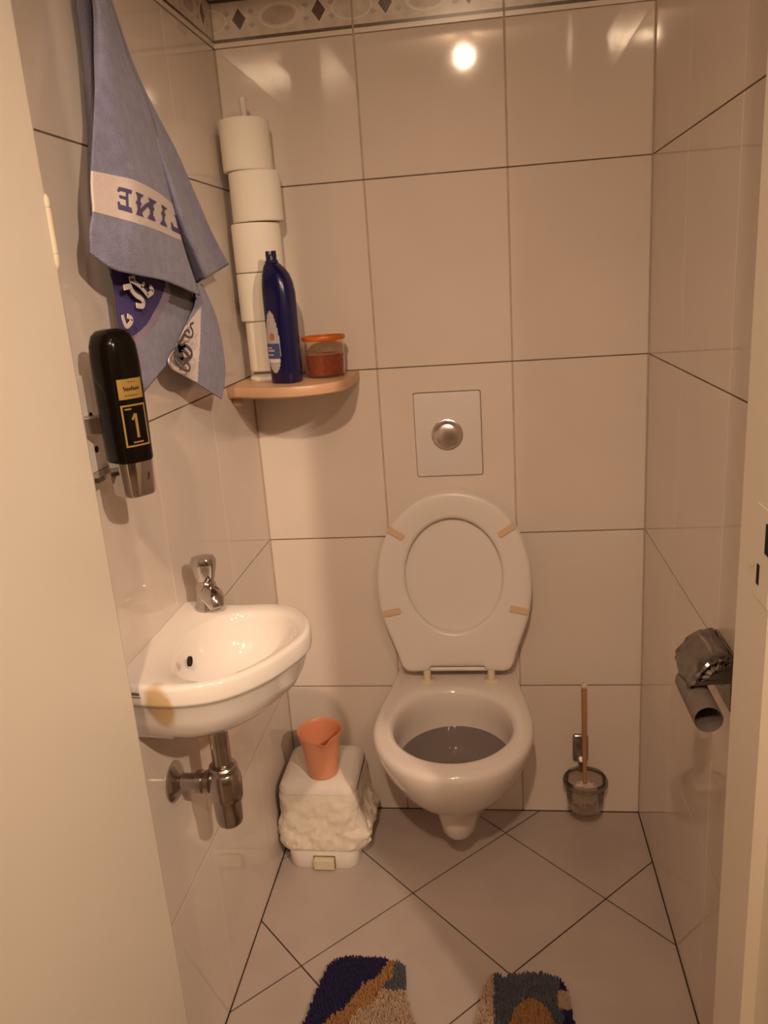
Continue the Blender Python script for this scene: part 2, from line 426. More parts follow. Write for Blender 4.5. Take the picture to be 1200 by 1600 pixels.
obj('handle_plate', box(-.276, -.2715, -1.63, -1.59, .95, 1.12, bev=.001), 'chrome', leaf)
# hall shell
slab('wall_hall_left', box(-1.35, -1.25, -3.1, -1.02, -.02, 2.40), 'hallwall')
slab('wall_hall_right', box(2.35, 2.45, -3.1, -1.02, -.02, 2.40), 'hallwall')
slab('wall_hall_rear', box(-1.35, 2.45, -3.2, -3.1, -.02, 2.40), 'hallwall')
slab('wall_hall_front_left', box(-1.25, XL-.05, -1.10, -1.02, -.02, 2.40), 'hallwall')
slab('wall_hall_front_right', box(XR+.05, 2.35, -1.10, -1.02, -.02, 2.40), 'hallwall')
slab('floor_hall', box(-1.35, 2.45, -3.2, -1.118, -.06, 0), 'hallfloor')
slab('ceiling_hall', box(-1.35, 2.45, -3.2, -1.12, 2.40, 2.46), 'ceilingp')
HL = ['hall ceiling spotlight behind the viewer, straight in front of the doorway', 'hall ceiling spotlight behind the viewer, the middle one of the rail', 'hall ceiling spotlight behind the viewer, farthest to the right', 'added hall downlight, unseen, right above the viewer']
for k, (p, tgt, e, ang, r) in enumerate(SPOTS):
    t = thing('ceiling_spotlight', HL[k], 'lamp')
    d = (Vector(tgt)-Vector(p)).normalized(); up = Vector(p)-d*.045
    obj('socket', lathe([(.04, 2.40), (.04, 2.393), (.010, 2.388), (.010, min(up.z+.01, 2.387))], (up.x, up.y, 0), 16), 'chrome', t, 40)

# ================================================================== TOILET
toilet = thing('wall_hung_toilet', 'white wall-hung toilet with its seat and lid standing up against the tiles', 'toilet')
def dring(cx, yf, hw, wb, z, yc, n=64, y_back=-.0005, e=2.15):
    """plan of the pan: egg-shaped front, sides running to the wall"""
    P = []
    for i in range(n//2+1):                       # right side at yc round the front to the left side
        a = PI*i/(n//2); c_, s_ = math.cos(a), math.sin(a)
        x = hw*math.copysign(abs(c_)**(2/e), c_); y = yc-(yc-yf)*abs(s_)**(2/e)
        P.append((cx+x, y, z))
    m = 10
    for k in range(1, m+1):                       # left side to the wall
        t = k/m; s2 = t*t*(3-2*t); P.append((cx-(hw+(wb-hw)*s2), yc+(y_back-yc)*t, z))
    for k in range(1, 16): P.append((cx-wb+2*wb*k/16, y_back, z))
    for k in range(0, m):
        t = 1-k/m; s2 = t*t*(3-2*t); P.append((cx+(hw+(wb-hw)*s2), yc+(y_back-yc)*t, z))
    return P
TX = .146
outer = [(-.20, .036, .044, .1185, -.12), (-.268, .045, .052, .1205, -.13), (-.286, .052, .055, .132, -.14), (-.296, .0550, .058, .165, -.15), (-.303, .0585, .062, .205, -.155), (-.308, .062, .066, .220, -.16),
         (-.322, .074, .078, .2285, -.17), (-.352, .100, .092, .245, -.18), (-.390, .125, .104, .272, -.20), (-.420, .1425, .115, .305, -.22), (-.444, .157, .127, .342, -.24), (-.458, .168, .137, .372, -.25), (-.464, .1725, .143, .398, -.26),
         (-.462, .1715, .143, .408, -.26), (-.456, .166, .139, .4135, -.26), (-.446, .157, .132, .4155, -.26)]
rings = [dring(TX, yf, hw, wb, z, yc) for yf, hw, wb, z, yc in outer]
n = len(rings[0])
# inner surface of the bowl, ring points matched by index
def inner(cy, hx, hyf, hyb, z, cx=TX):
    out = []
    base = rings[-1]
    for (x, y, _) in base:
        a = math.atan2((y-(-.26))/.20, (x-TX)/.157)
        c_, s_ = math.cos(a), math.sin(a)
        hy = hyb if s_ > 0 else hyf
        out.append((cx+hx*c_, cy+hy*s_, z))
    return out
rings += [inner(-.27, .139, .150, .165, .4150), inner(-.27, .131, .142, .155, .4110), inner(-.268, .1275, .138, .148, .400), inner(-.262, .1265, .136, .140, .36),
          inner(-.255, .125, .134, .138, .31), inner(-.25, .112, .118, .125, .285), inner(-.24, .05, .05, .05, .262), inner(-.24, .02, .02, .02, .260)]
pan = obj('pan', loft(rings), 'wc_ceramic', toilet, 60)
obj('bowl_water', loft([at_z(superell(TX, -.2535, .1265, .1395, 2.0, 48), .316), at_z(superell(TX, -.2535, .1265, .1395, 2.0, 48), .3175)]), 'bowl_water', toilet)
# seat and lid lean back against the wall on one tilted plane
TH_S = math.atan2(.047, .43)
def seat_pt(x, s, d):
    """x across, s up along the seat from the hinge, d out of the seat towards the room"""
    return (x, -.078+s*math.sin(TH_S)-d*math.cos(TH_S), .447+s*math.cos(TH_S)+d*math.sin(TH_S)-.004)
SX = .152
half = [(0, .013), (.058, .013), (.066, .010), (.071, .003), (.104, .001), (.121, .005), (.131, .018), (.139, .045), (.152, .082), (.168, .128), (.1765, .175), (.178, .215), (.174, .262), (.162, .308), (.140, .352), (.108, .390), (.072, .414), (.035, .427), (0, .431)]
outl = [p for p in crom([Vector(h+(0,)) for h in half], 4)]
outl = [(v.x, v.y) for v in outl]
full = outl + [(-x, y) for x, y in reversed(outl[1:-1])]
def scaled(P, k, cy=.215): return [(x*k, cy+(y-cy)*k) for x, y in P]
def offs(P, d, cy=.22):
    out = []
    for x, y in P:
        v = Vector((x, y-cy)); L_ = v.length; v = v*((L_-d)/L_) if L_ > 0 else v
        out.append((v.x, cy+v.y))
    return out
def hole(P, hx, hyd, hyu, cy=.232):
    out = []
    for x, y in P:
        a = math.atan2((y-cy)/.205, x/.178); c_, s_ = math.cos(a), math.sin(a)
        out.append((hx*c_, cy+(hyu if s_ > 0 else hyd)*s_))
    return out
def sring(P, d): return [seat_pt(SX+x, y, d) for x, y in P]
lid = loft([sring(offs(full, .010), -.0225), sring(offs(full, .002), -.021), sring(full, -.016), sring(offs(full, -.001), -.006), sring(offs(full, .003), -.0035), sring(offs(full, .012), -.004)])
lid = obj('lid', lid, 'seat', toilet, 50)
H0 = hole(full, .1125, .136, .136)
seat = loft([sring(offs(full, .004), -.002), sring(full, .002), sring(full, .009), sring(offs(full, .003), .0135), sring(offs(full, .009), .0155), sring(offs(full, .018), .0160),
             sring(hole(full, .120, .144, .146), .0155), sring(hole(full, .1145, .138, .139), .0135), sring(H0, .009), sring(H0, .0), sring(hole(full, .115, .139, .139), -.002)], False, False)
# close the back of the ring
seat = obj('seat', seat, 'seat', toilet, 50)
for bx, bs, an in ((-.129, .338, -32), (.125, .338, 32), (-.147, .150, 12), (.147, .150, -14)):
    bm = bmesh.new(); P = rrect(0, 0, .0205, .0072, .003, 3); a = math.radians(an)
    q = [(bx+x*math.cos(a)-y*math.sin(a), bs+x*math.sin(a)+y*math.cos(a)) for x, y in P]
    obj('buffer', loft([sring(q, .0145), sring(q, .019), sring(offs(q, .001, bs), .0198)], bm=bm), 'buffer', seat)
for hx in (.080, .231):
    h_ = obj('hinge', lathe([(.0075, .412), (.0085, .416), (.0085, .447), (.007, .450)], (hx, -.083, 0), 16), 'hinge', toilet, 40)
    obj('hinge_foot', lathe([(.019, .4135), (.019, .4165), (.013, .421)], (hx, -.078, 0), 20), 'hinge', h_, 40)
obj('hinge_rod', tube([(.070, -.075, .446), (.241, -.075, .446)], .006, 12), 'seat', toilet, 60)

# ================================================================== FLUSH PLATE
def yz(P, y): return [(x, y, z) for x, z in P]
def shr(P, d, cx, cz): return [(x+(d if x < cx else -d), z+(d if z < cz else -d)) for x, z in P]
fp = thing('flush_plate', 'square satin flush plate with one round push button on the back wall', 'flush plate')
P = rrect(.1525, .9955, .0745, .0955, .005, 5)
obj('gasket', loft([yz(shr(P, -.0014, .1525, .9955), .0008), yz(shr(P, -.0014, .1525, .9955), -.0008)]), 'joint', fp)
obj('plate', loft([yz(P, -.0005), yz(P, -.006), yz(shr(P, .0012, .1525, .9955), -.0078), yz(shr(P, .004, .1525, .9955), -.0082)]), 'satin', fp, 30)
bt = []
for r_, d in ((.0385, -.008), (.0375, -.0105), (.0352, -.0112), (.0345, -.0100), (.0342, -.0150), (.0325, -.0190), (.027, -.0222), (.018, -.0243), (.009, -.0252), (.001, -.0254)):
    bt.append((r_*.94, d))
obj('push_button', lathe(bt, (.1505, 0, .9955), 48, 'Y'), 'satinbtn', fp, 40)

# ================================================================== WASHBASIN
basin = thing('hand_basin', 'small white wall-mounted hand basin with a rusty stain on its near edge', 'basin')
plan = [(-.291, -.545), (-.27, -.548), (-.235, -.560), (-.19, -.566), (-.14, -.564), (-.105, -.572), (-.075, -.595), (-.053, -.632), (-.044, -.672), (-.047, -.705), (-.060, -.742), (-.080, -.784), (-.110, -.822), (-.145, -.848), (-.185, -.860), (-.225, -.862), (-.262, -.856), (-.291, -.850)]
bc = (-.168, -.710)
pl = [(v.x, v.y) for v in crom([Vector(p+(0,)) for p in plan], 4)]
NB = 96
def ray_r(a):
    d = (math.cos(a), math.sin(a)); best = 0
    L_ = pl + [pl[0]]
    for (x1, y1), (x2, y2) in zip(L_, L_[1:]):
        ex, ey = x2-x1, y2-y1; den = d[0]*ey-d[1]*ex
        if abs(den) < 1e-12: continue
        t = ((x1-bc[0])*ey-(y1-bc[1])*ex)/den; u = ((x1-bc[0])*d[1]-(y1-bc[1])*d[0])/den
        if t > 0 and -1e-6 <= u <= 1+1e-6: best = max(best, t)
    return best
OUT = []
for i in range(NB):
    a = 2*PI*i/NB; r_ = ray_r(a); OUT.append((bc[0]+r_*math.cos(a), bc[1]+r_*math.sin(a)))
def bring(d, z, kx=1.0, ky=1.0, c0=(-.291, -.705)):
    out = []
    for x, y in OUT:
        v = Vector((x-bc[0], y-bc[1])); L_ = v.length; v *= (L_-d)/L_
        X, Y = bc[0]+v.x, bc[1]+v.y
        if x < -.2895: X = -.2905; Y = c0[1]+(Y-c0[1])
        X = -.2905+(X+.2905)*kx; Y = c0[1]+(Y-c0[1])*ky
        out.append((max(X, -.2905), Y, z))
    return out
def bell(hx, hyf, hyn, z, cx=-.152, cy=-.712, zt=None):
    out = []
    for x, y in OUT:
        a = math.atan2((y-bc[1])/.15, (x-bc[0])/.122); c_, s_ = math.cos(a), math.sin(a)
        e = 2.25
        X = hx*math.copysign(abs(c_)**(2/e), c_); Y = (hyf if s_ > 0 else hyn)*math.copysign(abs(s_)**(2/e), s_)
        v = Vector((cx+X-bc[0], cy+Y-bc[1])); lim = Vector((x-bc[0], y-bc[1])).length-.0155
        if v.length > lim: v *= lim/v.length
        out.append((bc[0]+v.x, bc[1]+v.y, z))
    return out
br = [bring(.08, .702, .60, .55), bring(.06, .700, .68, .66), bring(.038, .706, .79, .77), bring(.024, .719, .875, .85), bring(.013, .739, .935, .915), bring(.008, .762, .968, .952), bring(.0055, .785, .99, .975), bring(.0045, .7925), bring(.0005, .7955), bring(0, .799),
      bring(0, .818), bring(.0015, .8225), bring(.005, .8250), bring(.010, .8255),
      bell(.092, .122, .130, .8235), bell(.088, .117, .126, .8195), bell(.085, .113, .122, .810), bell(.080, .104, .113, .785), bell(.070, .09, .10, .760), bell(.052, .066, .074, .742), bell(.026, .03, .03, .735), bell(.017, .017, .017, .7335)]
obj('bowl', loft(br), 'basin', basin, 50)
obj('drain_ring', lathe([(.021, .7345), (.021, .7375), (.017, .7378), (.013, .7352), (.002, .735)], (-.152, -.712, 0), 24), 'chrome', basin, 40)
ov = lathe([(.0080, -.2255), (.0080, -.2222), (.0065, -.2218), (.0055, -.2226), (.001, -.2228)], (0, -.728, .798), 20, 'X')
ov = obj('overflow_hole', ov, 'hole', basin, 40)
# maker's stamp: two short lines of small blue print on the near front edge
sp = obj('printed_mark', bmesh.new(), 'blueink', basin)
bm = bmesh.new(); x = -.267; random.seed(3)
def front_y(x):      # y of the lip's near face at x
    best = -.85
    for (x1, y1), (x2, y2) in zip(OUT, OUT[1:]):
        if min(y1, y2) < -.83 and min(x1, x2) <= x <= max(x1, x2): best = y1+(y2-y1)*(x-x1)/(x2-x1+1e-12)
    return best
GL = {'s': ['111', '100', '111', '001', '111'], 'p': ['111', '101', '111', '100', '100'], 'h': ['101', '101', '111', '101', '101'], 'i': ['1', '1', '1', '1', '1'], 'n': ['111', '101', '101', '101', '101'], 'x': ['101', '101', '010', '101', '101']}
xx = -.2665
for ch in 'sphinx':
    g_ = GL[ch]
    for r_i, row in enumerate(g_):
        for c_i, b_ in enumerate(row):
            if b_ == '1':
                X = xx+c_i*.0009; Z = .8155-r_i*.0009
                box(X, X+.0009, front_y(X)-.0006, front_y(X)+.001, Z-.0009, Z, bm)
    xx += (len(g_[0])+1)*.0009
for k in range(9):
    X = -.2655+k*.0022; box(X, X+.0016, front_y(X)-.0006, front_y(X)+.001, .8078, .8090, bm)
me = bpy.data.meshes.new('printed_mark'); bm.to_mesh(me); bm.free(); me.materials.append(M['blueink']); sp.data = me

# ---- tap on the basin's far corner
tap = thing('basin_tap', 'chrome pillar tap at the far corner of the hand basin', 'tap')
tx, ty = -.240, -.578
obj('body', lathe([(.024, .8252), (.024, .829), (.0215, .833), (.019, .838), (.0175, .850), (.0175, .866), (.015, .872), (.012, .876)], (tx, ty, 0), 32), 'chrome', tap, 35)
d = Vector((.62, -.78, 0)).normalized()
c0 = Vector((tx, ty, .849))
pts = [c0, c0+d*.016+Vector((0, 0, .003)), c0+d*.028+Vector((0, 0, .003)), c0+d*.037+Vector((0, 0, -.002)), c0+d*.043+Vector((0, 0, -.012))]
obj('spout', tube(pts, [.0165, .0185, .0190, .0165, .012], 24), 'chrome', tap, 60)
hp = []
rings = []
for r_, z in ((.011, .872), (.016, .876), (.0180, .882), (.0205, .893), (.0225, .904), (.0225, .909), (.0195, .9145), (.010, .916), (.001, .9162)):
    ring = []
    for i in range(40):
        a = 2*PI*i/40; rr = r_*(1-.07*(.5+.5*math.cos(a*5))*(1 if .88 < z < .91 else .4))
        ring.append((tx+rr*math.cos(a), ty+rr*math.sin(a), z))
    rings.append(ring)
obj('handle', loft(rings), 'chrome', tap, 35)

# ---- waste trap below
trap = thing('bottle_trap', 'dull chrome bottle trap and waste pipe under the hand basin', 'trap')
bx, by = -.203, -.708
obj('down_pipe', lathe([(.0155, .590), (.0155, .6925)], (bx, by, 0), 28), 'dullchrome', trap, 40)
obj('trap_body', lathe([(.004, .487), (.014, .489), (.0205, .495), (.0225, .503), (.0235, .535), (.0265, .541), (.0275, .548), (.0275, .578), (.0245, .590), (.0215, .5935), (.0215, .600), (.0195, .603), (.0165, .604)], (bx, by, 0), 32), 'dullchrome', trap, 30)
obj('lock_nut', lathe([(.0225, .590), (.0235, .592), (.0235, .600), (.0215, .603)], (bx, by, 0), 16), 'dullchrome', trap, 20)
obj('side_pipe', lathe([(.0135, XL+.002), (.0135, bx-.010)], (0, by, .570), 24, 'X'), 'dullchrome', trap, 40)
obj('coupling_nut', lathe([(.015, -.252), (.0195, -.250), (.0195, -.240), (.0175, -.238), (.0185, -.236), (.0185, -.228), (.015, -.226)], (0, by, .570), 20, 'X'), 'dullchrome', trap, 25)
obj('wall_rosette', lathe([(.034, XL+.0005), (.034, XL+.003), (.031, XL+.006), (.024, XL+.010), (.0165, XL+.014), (.0135, XL+.016)], (0, by, .570), 36, 'X'), 'dullchrome', trap, 35)

# ================================================================== CORNER SHELF AND WHAT STANDS ON IT
ZS = 1.150
shelf = thing('corner_shelf', 'peach-coloured plastic corner shelf with a wavy front edge below the toilet rolls', 'shelf')
sp_ = [(XL+.001, -.001), (-.041, -.001), (-.039, -.05), (-.040, -.105), (-.043, -.145), (-.056, -.185), (-.085, -.214), (-.125, -.232), (-.170, -.234), (-.215, -.222), (-.255, -.200), (-.279, -.190), (XL+.001, -.186)]
core = crom([Vector(p+(0,)) for p in sp_[1:]], 5)
P = [(sp_[0])]+[(v.x, v.y) for v in core]
def inset(P, d):
    out = []
    for x, y in P:
        v = Vector((x-(-.19), y-(-.09)))
        nx, ny = x-(v.x/v.length)*d, y-(v.y/v.length)*d
        if x < XL+.0015: nx = x
        if y > -.0015: ny = y
        out.append((nx, ny))
    return out
obj('shelf_board', loft([at_z(inset(P, .006), ZS-.024), at_z(inset(P, .001), ZS-.020), at_z(P, ZS-.014), at_z(P, ZS-.004), at_z(inset(P, .0015), ZS-.001), at_z(inset(P, .005), ZS)]), 'shelf', shelf, 40)
for (kx, ky) in ((-.112, -.014), (-.278, -.15)):
    ax = 'Y' if kx > -.2 else 'X'
    if ax == 'Y': bmk = lathe([(.0115, -.001), (.0115, -.016), (.009, -.020), (.002, -.021)], (kx, 0, ZS-.034), 20, 'Y')
    else: bmk = lathe([(.0115, XL+.001), (.0115, XL+.016), (.009, XL+.020), (.002, XL+.021)], (0, ky, ZS-.034), 20, 'X')
    obj('fixing_stud', bmk, 'shelf', shelf, 40)

RX, RY = -.226, -.064
stand = thing('toilet_roll_stand', 'white upright rod and foot carrying the stacked toilet rolls', 'roll stand')
obj('foot', lathe([(.046, ZS), (.047, ZS+.003), (.045, ZS+.008), (.030, ZS+.013), (.016, ZS+.017), (.010, ZS+.019)], (RX, RY, 0), 32), 'white_plastic', stand, 40)
obj('rod', lathe([(.0065, ZS+.012), (.0065, 1.700), (.0075, 1.702), (.0075, 1.712), (.004, 1.716)], (RX, RY, 0), 16), 'white_plastic', stand, 40)
labels = ['topmost toilet roll of the stack on the corner shelf', 'second toilet roll from the top, pushed slightly to the right', 'third toilet roll from the top, beside the top of the blue bottle', 'fourth toilet roll from the top, half behind the blue bottle', 'bottom toilet roll of the stack, thinner and hidden behind the blue bottle']
proto = None
zt = 1.671
for k, (dx, dy, sc) in enumerate(((-.003, 0, 1.0), (.008, -.002, 1.03), (-.001, .001, 1.0), (-.002, 0, .98), (.0, -.001, .86))):
    zb = zt-.0985
    if k == 0:
        r_ = thing('toilet_roll', labels[0], 'toilet roll', 'toilet rolls stacked on the stand'); proto = r_
        prof = [(.0205, .001), (.049, .0), (.0505, .0015), (.051, .004), (.051, .0935), (.0505, .096), (.049, .0975), (.0205, .0965)]
        obj('paper', lathe(prof + [prof[0]], (0, 0, 0), 40, cap0=False, cap1=False), 'paper', r_, 40)
        prof = [(.0205, .0), (.0205, .0975), (.0195, .0975), (.0195, .0), (.0205, .0)]
        obj('core', lathe(prof, (0, 0, 0), 28, cap0=False, cap1=False), 'card', r_, 40)
    else:
        r_ = proto.copy(); C.objects.link(r_)
        for ch in list(proto.children):
            c_ = ch.copy(); C.objects.link(c_); c_.parent = r_
    r_['label'] = labels[k]
    r_.location = (RX+dx, RY+dy, zb if k < 4 else ZS+.0195); r_.rotation_euler = (0, 0, k*1.1); r_.scale = (sc, sc, 1.0 if k < 4 else (zt-ZS-.0195)/.0975)
    zt = zb-.0005

# blue cleaner bottle with a bent neck
bottle = thing('cleaner_bottle', 'dark blue toilet cleaner bottle with a bent neck and pale oval label', 'bottle')
BX, BY = -.168, -.158
ROT = math.radians(-24)        # broad face looks to the left and towards the door
secs = [(0, .028, .0225, 0), (.003, .0305, .0255, 0), (.03, .0315, .0265, 0), (.09, .0320, .0265, 0), (.15, .0325, .0265, 0), (.180, .0325, .0262, .0), (.200, .0305, .0248, -.001), (.216, .0262, .0225, -.003), (.228, .0210, .0185, -.006), (.235, .0160, .0150, -.009), (.240, .0115, .0115, -.010)]
rings = []
ca, sa = math.cos(ROT), math.sin(ROT)
def bpt(u, v, z): return (BX+u*ca-v*sa, BY+u*sa+v*ca, ZS+z)
for z, hu, hv, off in secs:
    rings.append([bpt(x+off, y, z) for x, y in superell(0, 0, hu, hv, 3.0, 44)])
obj('bottle_body', loft(rings), 'blue_bottle', bottle, 50)
cb = [[bpt(x-.010, y, z) for x, y in superell(0, 0, r_, r_, 2, 24)] for z, r_ in ((.232, .0125), (.2335, .0135), (.243, .0135), (.2445, .0115), (.253, .0095), (.2555, .006))]
cp = obj('cap', loft(cb), 'cap', bottle, 35)
for s in (-1, 1):
    obj('cap_lug', loft([[bpt(x-.010+s*.0075, y, z) for x, y in superell(0, 0, r_, .006, 2.5, 12)] for z, r_ in ((.250, .004), (.262, .0028))]), 'cap', cp)
obj('cap_tip', loft([[bpt(x-.010, y, z) for x, y in superell(0, 0, .005, .005, 2, 14)] for z in (.254, .2605)]), 'cap_tip', cp)
# the label wraps the narrow side of the flat front; shapes follow the body
def face_v(u, hu=.0322, hv=.0266, e=3.0): return -hv*(max(0, 1-abs(u/hu)**e))**(1/e)
def patch(name, uz, m, lift, parent):
    """filled shape given by (u,z) outline, laid over the body's front"""
    bm = bmesh.new(); us = [p[0] for p in uz]; zs = [p[1] for p in uz]
    n_u, n_z = 16, 48; u0, u1, z0, z1 = min(us), max(us), min(zs), max(zs)
    vs = {}
    def V(i, j):
        if (i, j) not in vs:
            u = u0+(u1-u0)*i/n_u; z = z0+(z1-z0)*j/n_z; vs[i, j] = bm.verts.new(bpt(u, face_v(u)-lift, z))
        return vs[i, j]
    for i in range(n_u):
        for j in range(n_z):
            if inpoly((u0+(u1-u0)*(i+.5)/n_u, z0+(z1-z0)*(j+.5)/n_z), uz): bm.faces.new((V(i, j), V(i+1, j), V(i+1, j+1), V(i, j+1)))
    return obj(name, bm, m, parent)
oval = [(.018*math.cos(2*PI*i/40)*(1-.15*math.sin(2*PI*i/40))-.007, .085+.062*math.sin(2*PI*i/40)) for i in range(40)]
lb = patch('front_label', oval, 'label_grey', .0006, bottle)
bnd = [p for p in oval]
patch('label_band', [(-.027, .052), (.009, .052), (.0095, .082), (-.027, .082)], 'label_blue', .0010, lb)
patch('label_stripe', [(-.026, .044), (.006, .044), (.008, .051), (-.027, .051)], 'towel_white', .0011, lb)
patch('label_spot', [(-.007+.006*math.cos(2*PI*i/16), .096+.008*math.sin(2*PI*i/16)) for i in range(16)], 'label_orange', .0012, lb)
for q, (za, zb_) in enumerate(((.066, .070), (.058, .061), (.072, .075))):
    patch('label_print', [(-.024, za), (-.004-.003*q, za), (-.004-.003*q, zb_), (-.024, zb_)], 'label_grey', .0013, lb)

# orange tub
tub = thing('gel_tub', 'small clear tub of orange gel with an orange rim on the shelf', 'tub')
gx, gy = -.101, -.082
obj('tub_wall', lathe([(.0405, ZS+.0004), (.042, ZS+.003), (.0445, ZS+.078), (.0433, ZS+.078), (.0408, ZS+.004), (.001, ZS+.003)], (gx, gy, 0), 40, cap1=False), 'tubclear', tub, 40)
obj('gel', lathe([(.0395, ZS+.005), (.0422, ZS+.048), (.030, ZS+.050), (.001, ZS+.049)], (gx, gy, 0), 40), 'gel', tub, 40)
obj('rim', lathe([(.0432, ZS+.077), (.0465, ZS+.078), (.0475, ZS+.082), (.0465, ZS+.086), (.0435, ZS+.086), (.0428, ZS+.082), (.0432, ZS+.077)], (gx, gy, 0), 40, cap0=False, cap1=False), 'orange', tub, 40)

# ================================================================== SOAP DISPENSER
disp = thing('soap_dispenser', 'black soap dispenser with gold print on a chrome bracket on the left wall', 'soap dispenser')
dx_, dy_ = -.2265, -.816
def dsec(z, hx, hy, cx=dx_, cy=dy_, e=3.2): return at_z(superell(cx, cy, hx, hy, e, 56, math.radians(-35)), z)
body = [dsec(1.137, .026, .022), dsec(1.1365, .028, .0242), dsec(1.139, .0292, .0254), dsec(1.20, .0298, .026), dsec(1.266, .0298, .026), dsec(1.286, .0285, .0246), dsec(1.298, .025, .021), dsec(1.304, .019, .0155), dsec(1.3062, .009, .007)]
obj('dispenser_body', loft(body), 'black', disp, 40)
obj('pump_tip', loft([dsec(1.092, .0215, .018), dsec(1.0905, .0245, .0212), dsec(1.094, .0268, .0232), dsec(1.137, .0278, .0242)]), 'chrome', disp, 35)
# bracket: arched plate on the tiles and an arm
P = [(-.845, 1.118), (-.757, 1.118)] + [(-.801+.044*math.cos(PI*k/14), 1.205+.044*math.sin(PI*k/14)) for k in range(15)]
P = [P[0], P[1]]+P[2:]
bk = obj('bracket_plate', loft([[(XL+.0005, y, z) for y, z in P], [(XL+.006, y, z) for y, z in P], [(XL+.0075, -.801+(y+.801)*.96, 1.18+(z-1.18)*.97) for y, z in P]]), 'satin', disp, 30)
obj('bracket_arm', box(XL+.005, dx_-.01, -.822, -.802, 1.172, 1.196, bev=.002), 'dullchrome', disp)
obj('bracket_foot', box(XL+.0005, XL+.03, -.842, -.762, 1.112, 1.119, bev=.001), 'dullchrome', disp)
for z in (1.194, 1.148):
    obj('screw_hole', lathe([(.0045, XL+.007), (.0045, XL+.0085)], (0, -.792, z), 16, 'X'), 'hole', bk)
# gold print on the flank
def dface(a, z, lift):
    """point on the body's surface in direction a (degrees from +x)"""
    best = None; rot = math.radians(-35); d = (math.cos(math.radians(a)-rot), math.sin(math.radians(a)-rot)); e = 3.2
    r_ = 1/((abs(d[0])/.0298)**e+(abs(d[1])/.026)**e)**(1/e)+lift
    return (dx_+r_*math.cos(math.radians(a)), dy_+r_*math.sin(math.radians(a)), z)
def dpatch(name, a0, a1, z0, z1, m, lift, parent, hole_=None):
    bm = bmesh.new(); n_ = 12
    if hole_ is None: quads = [(a0, a1, z0, z1)]
    else:
        ta, tz = hole_; quads = [(a0, a1, z0, z0+tz), (a0, a1, z1-tz, z1), (a0, a0+ta, z0+tz, z1-tz), (a1-ta, a1, z0+tz, z1-tz)]
    for qa0, qa1, qz0, qz1 in quads:
        lo = [bm.verts.new(dface(qa0+(qa1-qa0)*k/n_, qz0, lift)) for k in range(n_+1)]
        hi = [bm.verts.new(dface(qa0+(qa1-qa0)*k/n_, qz1, lift)) for k in range(n_+1)]
        for k in range(n_): bm.faces.new((lo[k], lo[k+1], hi[k+1], hi[k]))
    return obj(name, bm, m, parent)
LA0, LA1 = -68, -6
dbody = [o for o in disp.children if o.name.startswith('dispenser_body')][0]
lab = dpatch('gold_label', LA0, LA1, 1.219, 1.2445, 'gold', .0004, dbody)
dpatch('gold_frame', LA0, LA1, 1.158, 1.212, 'gold', .0004, dbody, (4, .0022))
random.seed(11)
def strokes(name, S_, m, wd, parent, lift=.0008, a_per=1350):
    """pen strokes given as lists of (angle, z)"""
    bm = bmesh.new()
    for st_ in S_:
        for (a0, z0), (a1, z1) in zip(st_, st_[1:]):
            L_ = math.hypot((a1-a0)/a_per, z1-z0) or 1e-6; nx, nz = -(z1-z0)/L_*wd/2, (a1-a0)/a_per/L_*wd/2
            q = [(a0+nx*a_per, z0+nz), (a1+nx*a_per, z1+nz), (a1-nx*a_per, z1-nz), (a0-nx*a_per, z0-nz)]
            bm.faces.new([bm.verts.new(dface(a, z, lift)) for a, z in q])
    return obj(name, bm, m, parent)
# scribbled script across the gold label and small dots of print above and below
sc_ = []
sx_ = LA0+12
pts = []
for k in range(26): pts.append((sx_+k*1.6, 1.2315+.0022*math.sin(k*1.9)+(.0016 if k in (0, 1, 14) else 0)))
sc_.append(pts)
strokes('script_print', sc_, 'ink', .0014, dbody)
strokes('small_print', [[(LA0+26+q*7, 1.2405), (LA0+29+q*7, 1.2405)] for q in range(3)]+[[(LA0+14+q*6, 1.2235), (LA0+17.5+q*6, 1.2235)] for q in range(6)], 'ink', .0012, dbody)
strokes('numeral_one', [[(-35, 1.169), (-35, 1.200)]], 'gold', .0052, dbody)
strokes('numeral_flag', [[(-45, 1.1925), (-37, 1.2000)]], 'gold', .0034, dbody)
strokes('frame_print', [[(LA0+8, 1.2065), (LA0+24, 1.2065)]], 'gold', .0018, dbody)
strokes('frame_print', [[(LA0+18, 1.1635), (LA0+44, 1.1635)]], 'gold', .0018, dbody)

# ================================================================== PEDAL BIN WITH LINER, CUP ON TOP
bin_ = thing('pedal_bin', 'small white pedal bin wrapped in a crinkled plastic liner beside the toilet', 'bin')
cx, cy = -.182, -.142
def bsec(hx, hy, z, r_=.03, yy=cy): return at_z(rrect(cx, yy, hx, hy, r_, 6), z)
obj('plinth', loft([bsec(.083, .088, .0005), bsec(.0845, .0895, .003), bsec(.086, .091, .055), bsec(.084, .089, .059)]), 'white_plastic', bin_, 40)
obj('bin_body', loft([bsec(.080, .085, .055), bsec(.088, .090, .205)]), 'white_plastic', bin_, 40)
obj('bin_lid', loft([bsec(.090, .0915, .198), bsec(.0925, .094, .201), bsec(.0925, .094, .210), bsec(.088, .090, .222), bsec(.072, .074, .2315, .03), bsec(.045, .047, .2355, .03), bsec(.01, .01, .236, .005)]), 'white_plastic', bin_, 40)
pd = obj('pedal', box(cx-.020, cx+.029, -.246, -.225, .006, .034, bev=.003), 'pedal', bin_)
obj('pedal_recess', loft([[(x, -.2318, z) for x, z in rrect(cx+.0045, .020, .0265, .0168, .002, 2)], [(x, -.2334, z) for x, z in rrect(cx+.0045, .020, .0265, .0168, .002, 2)]]), 'joint', bin_)
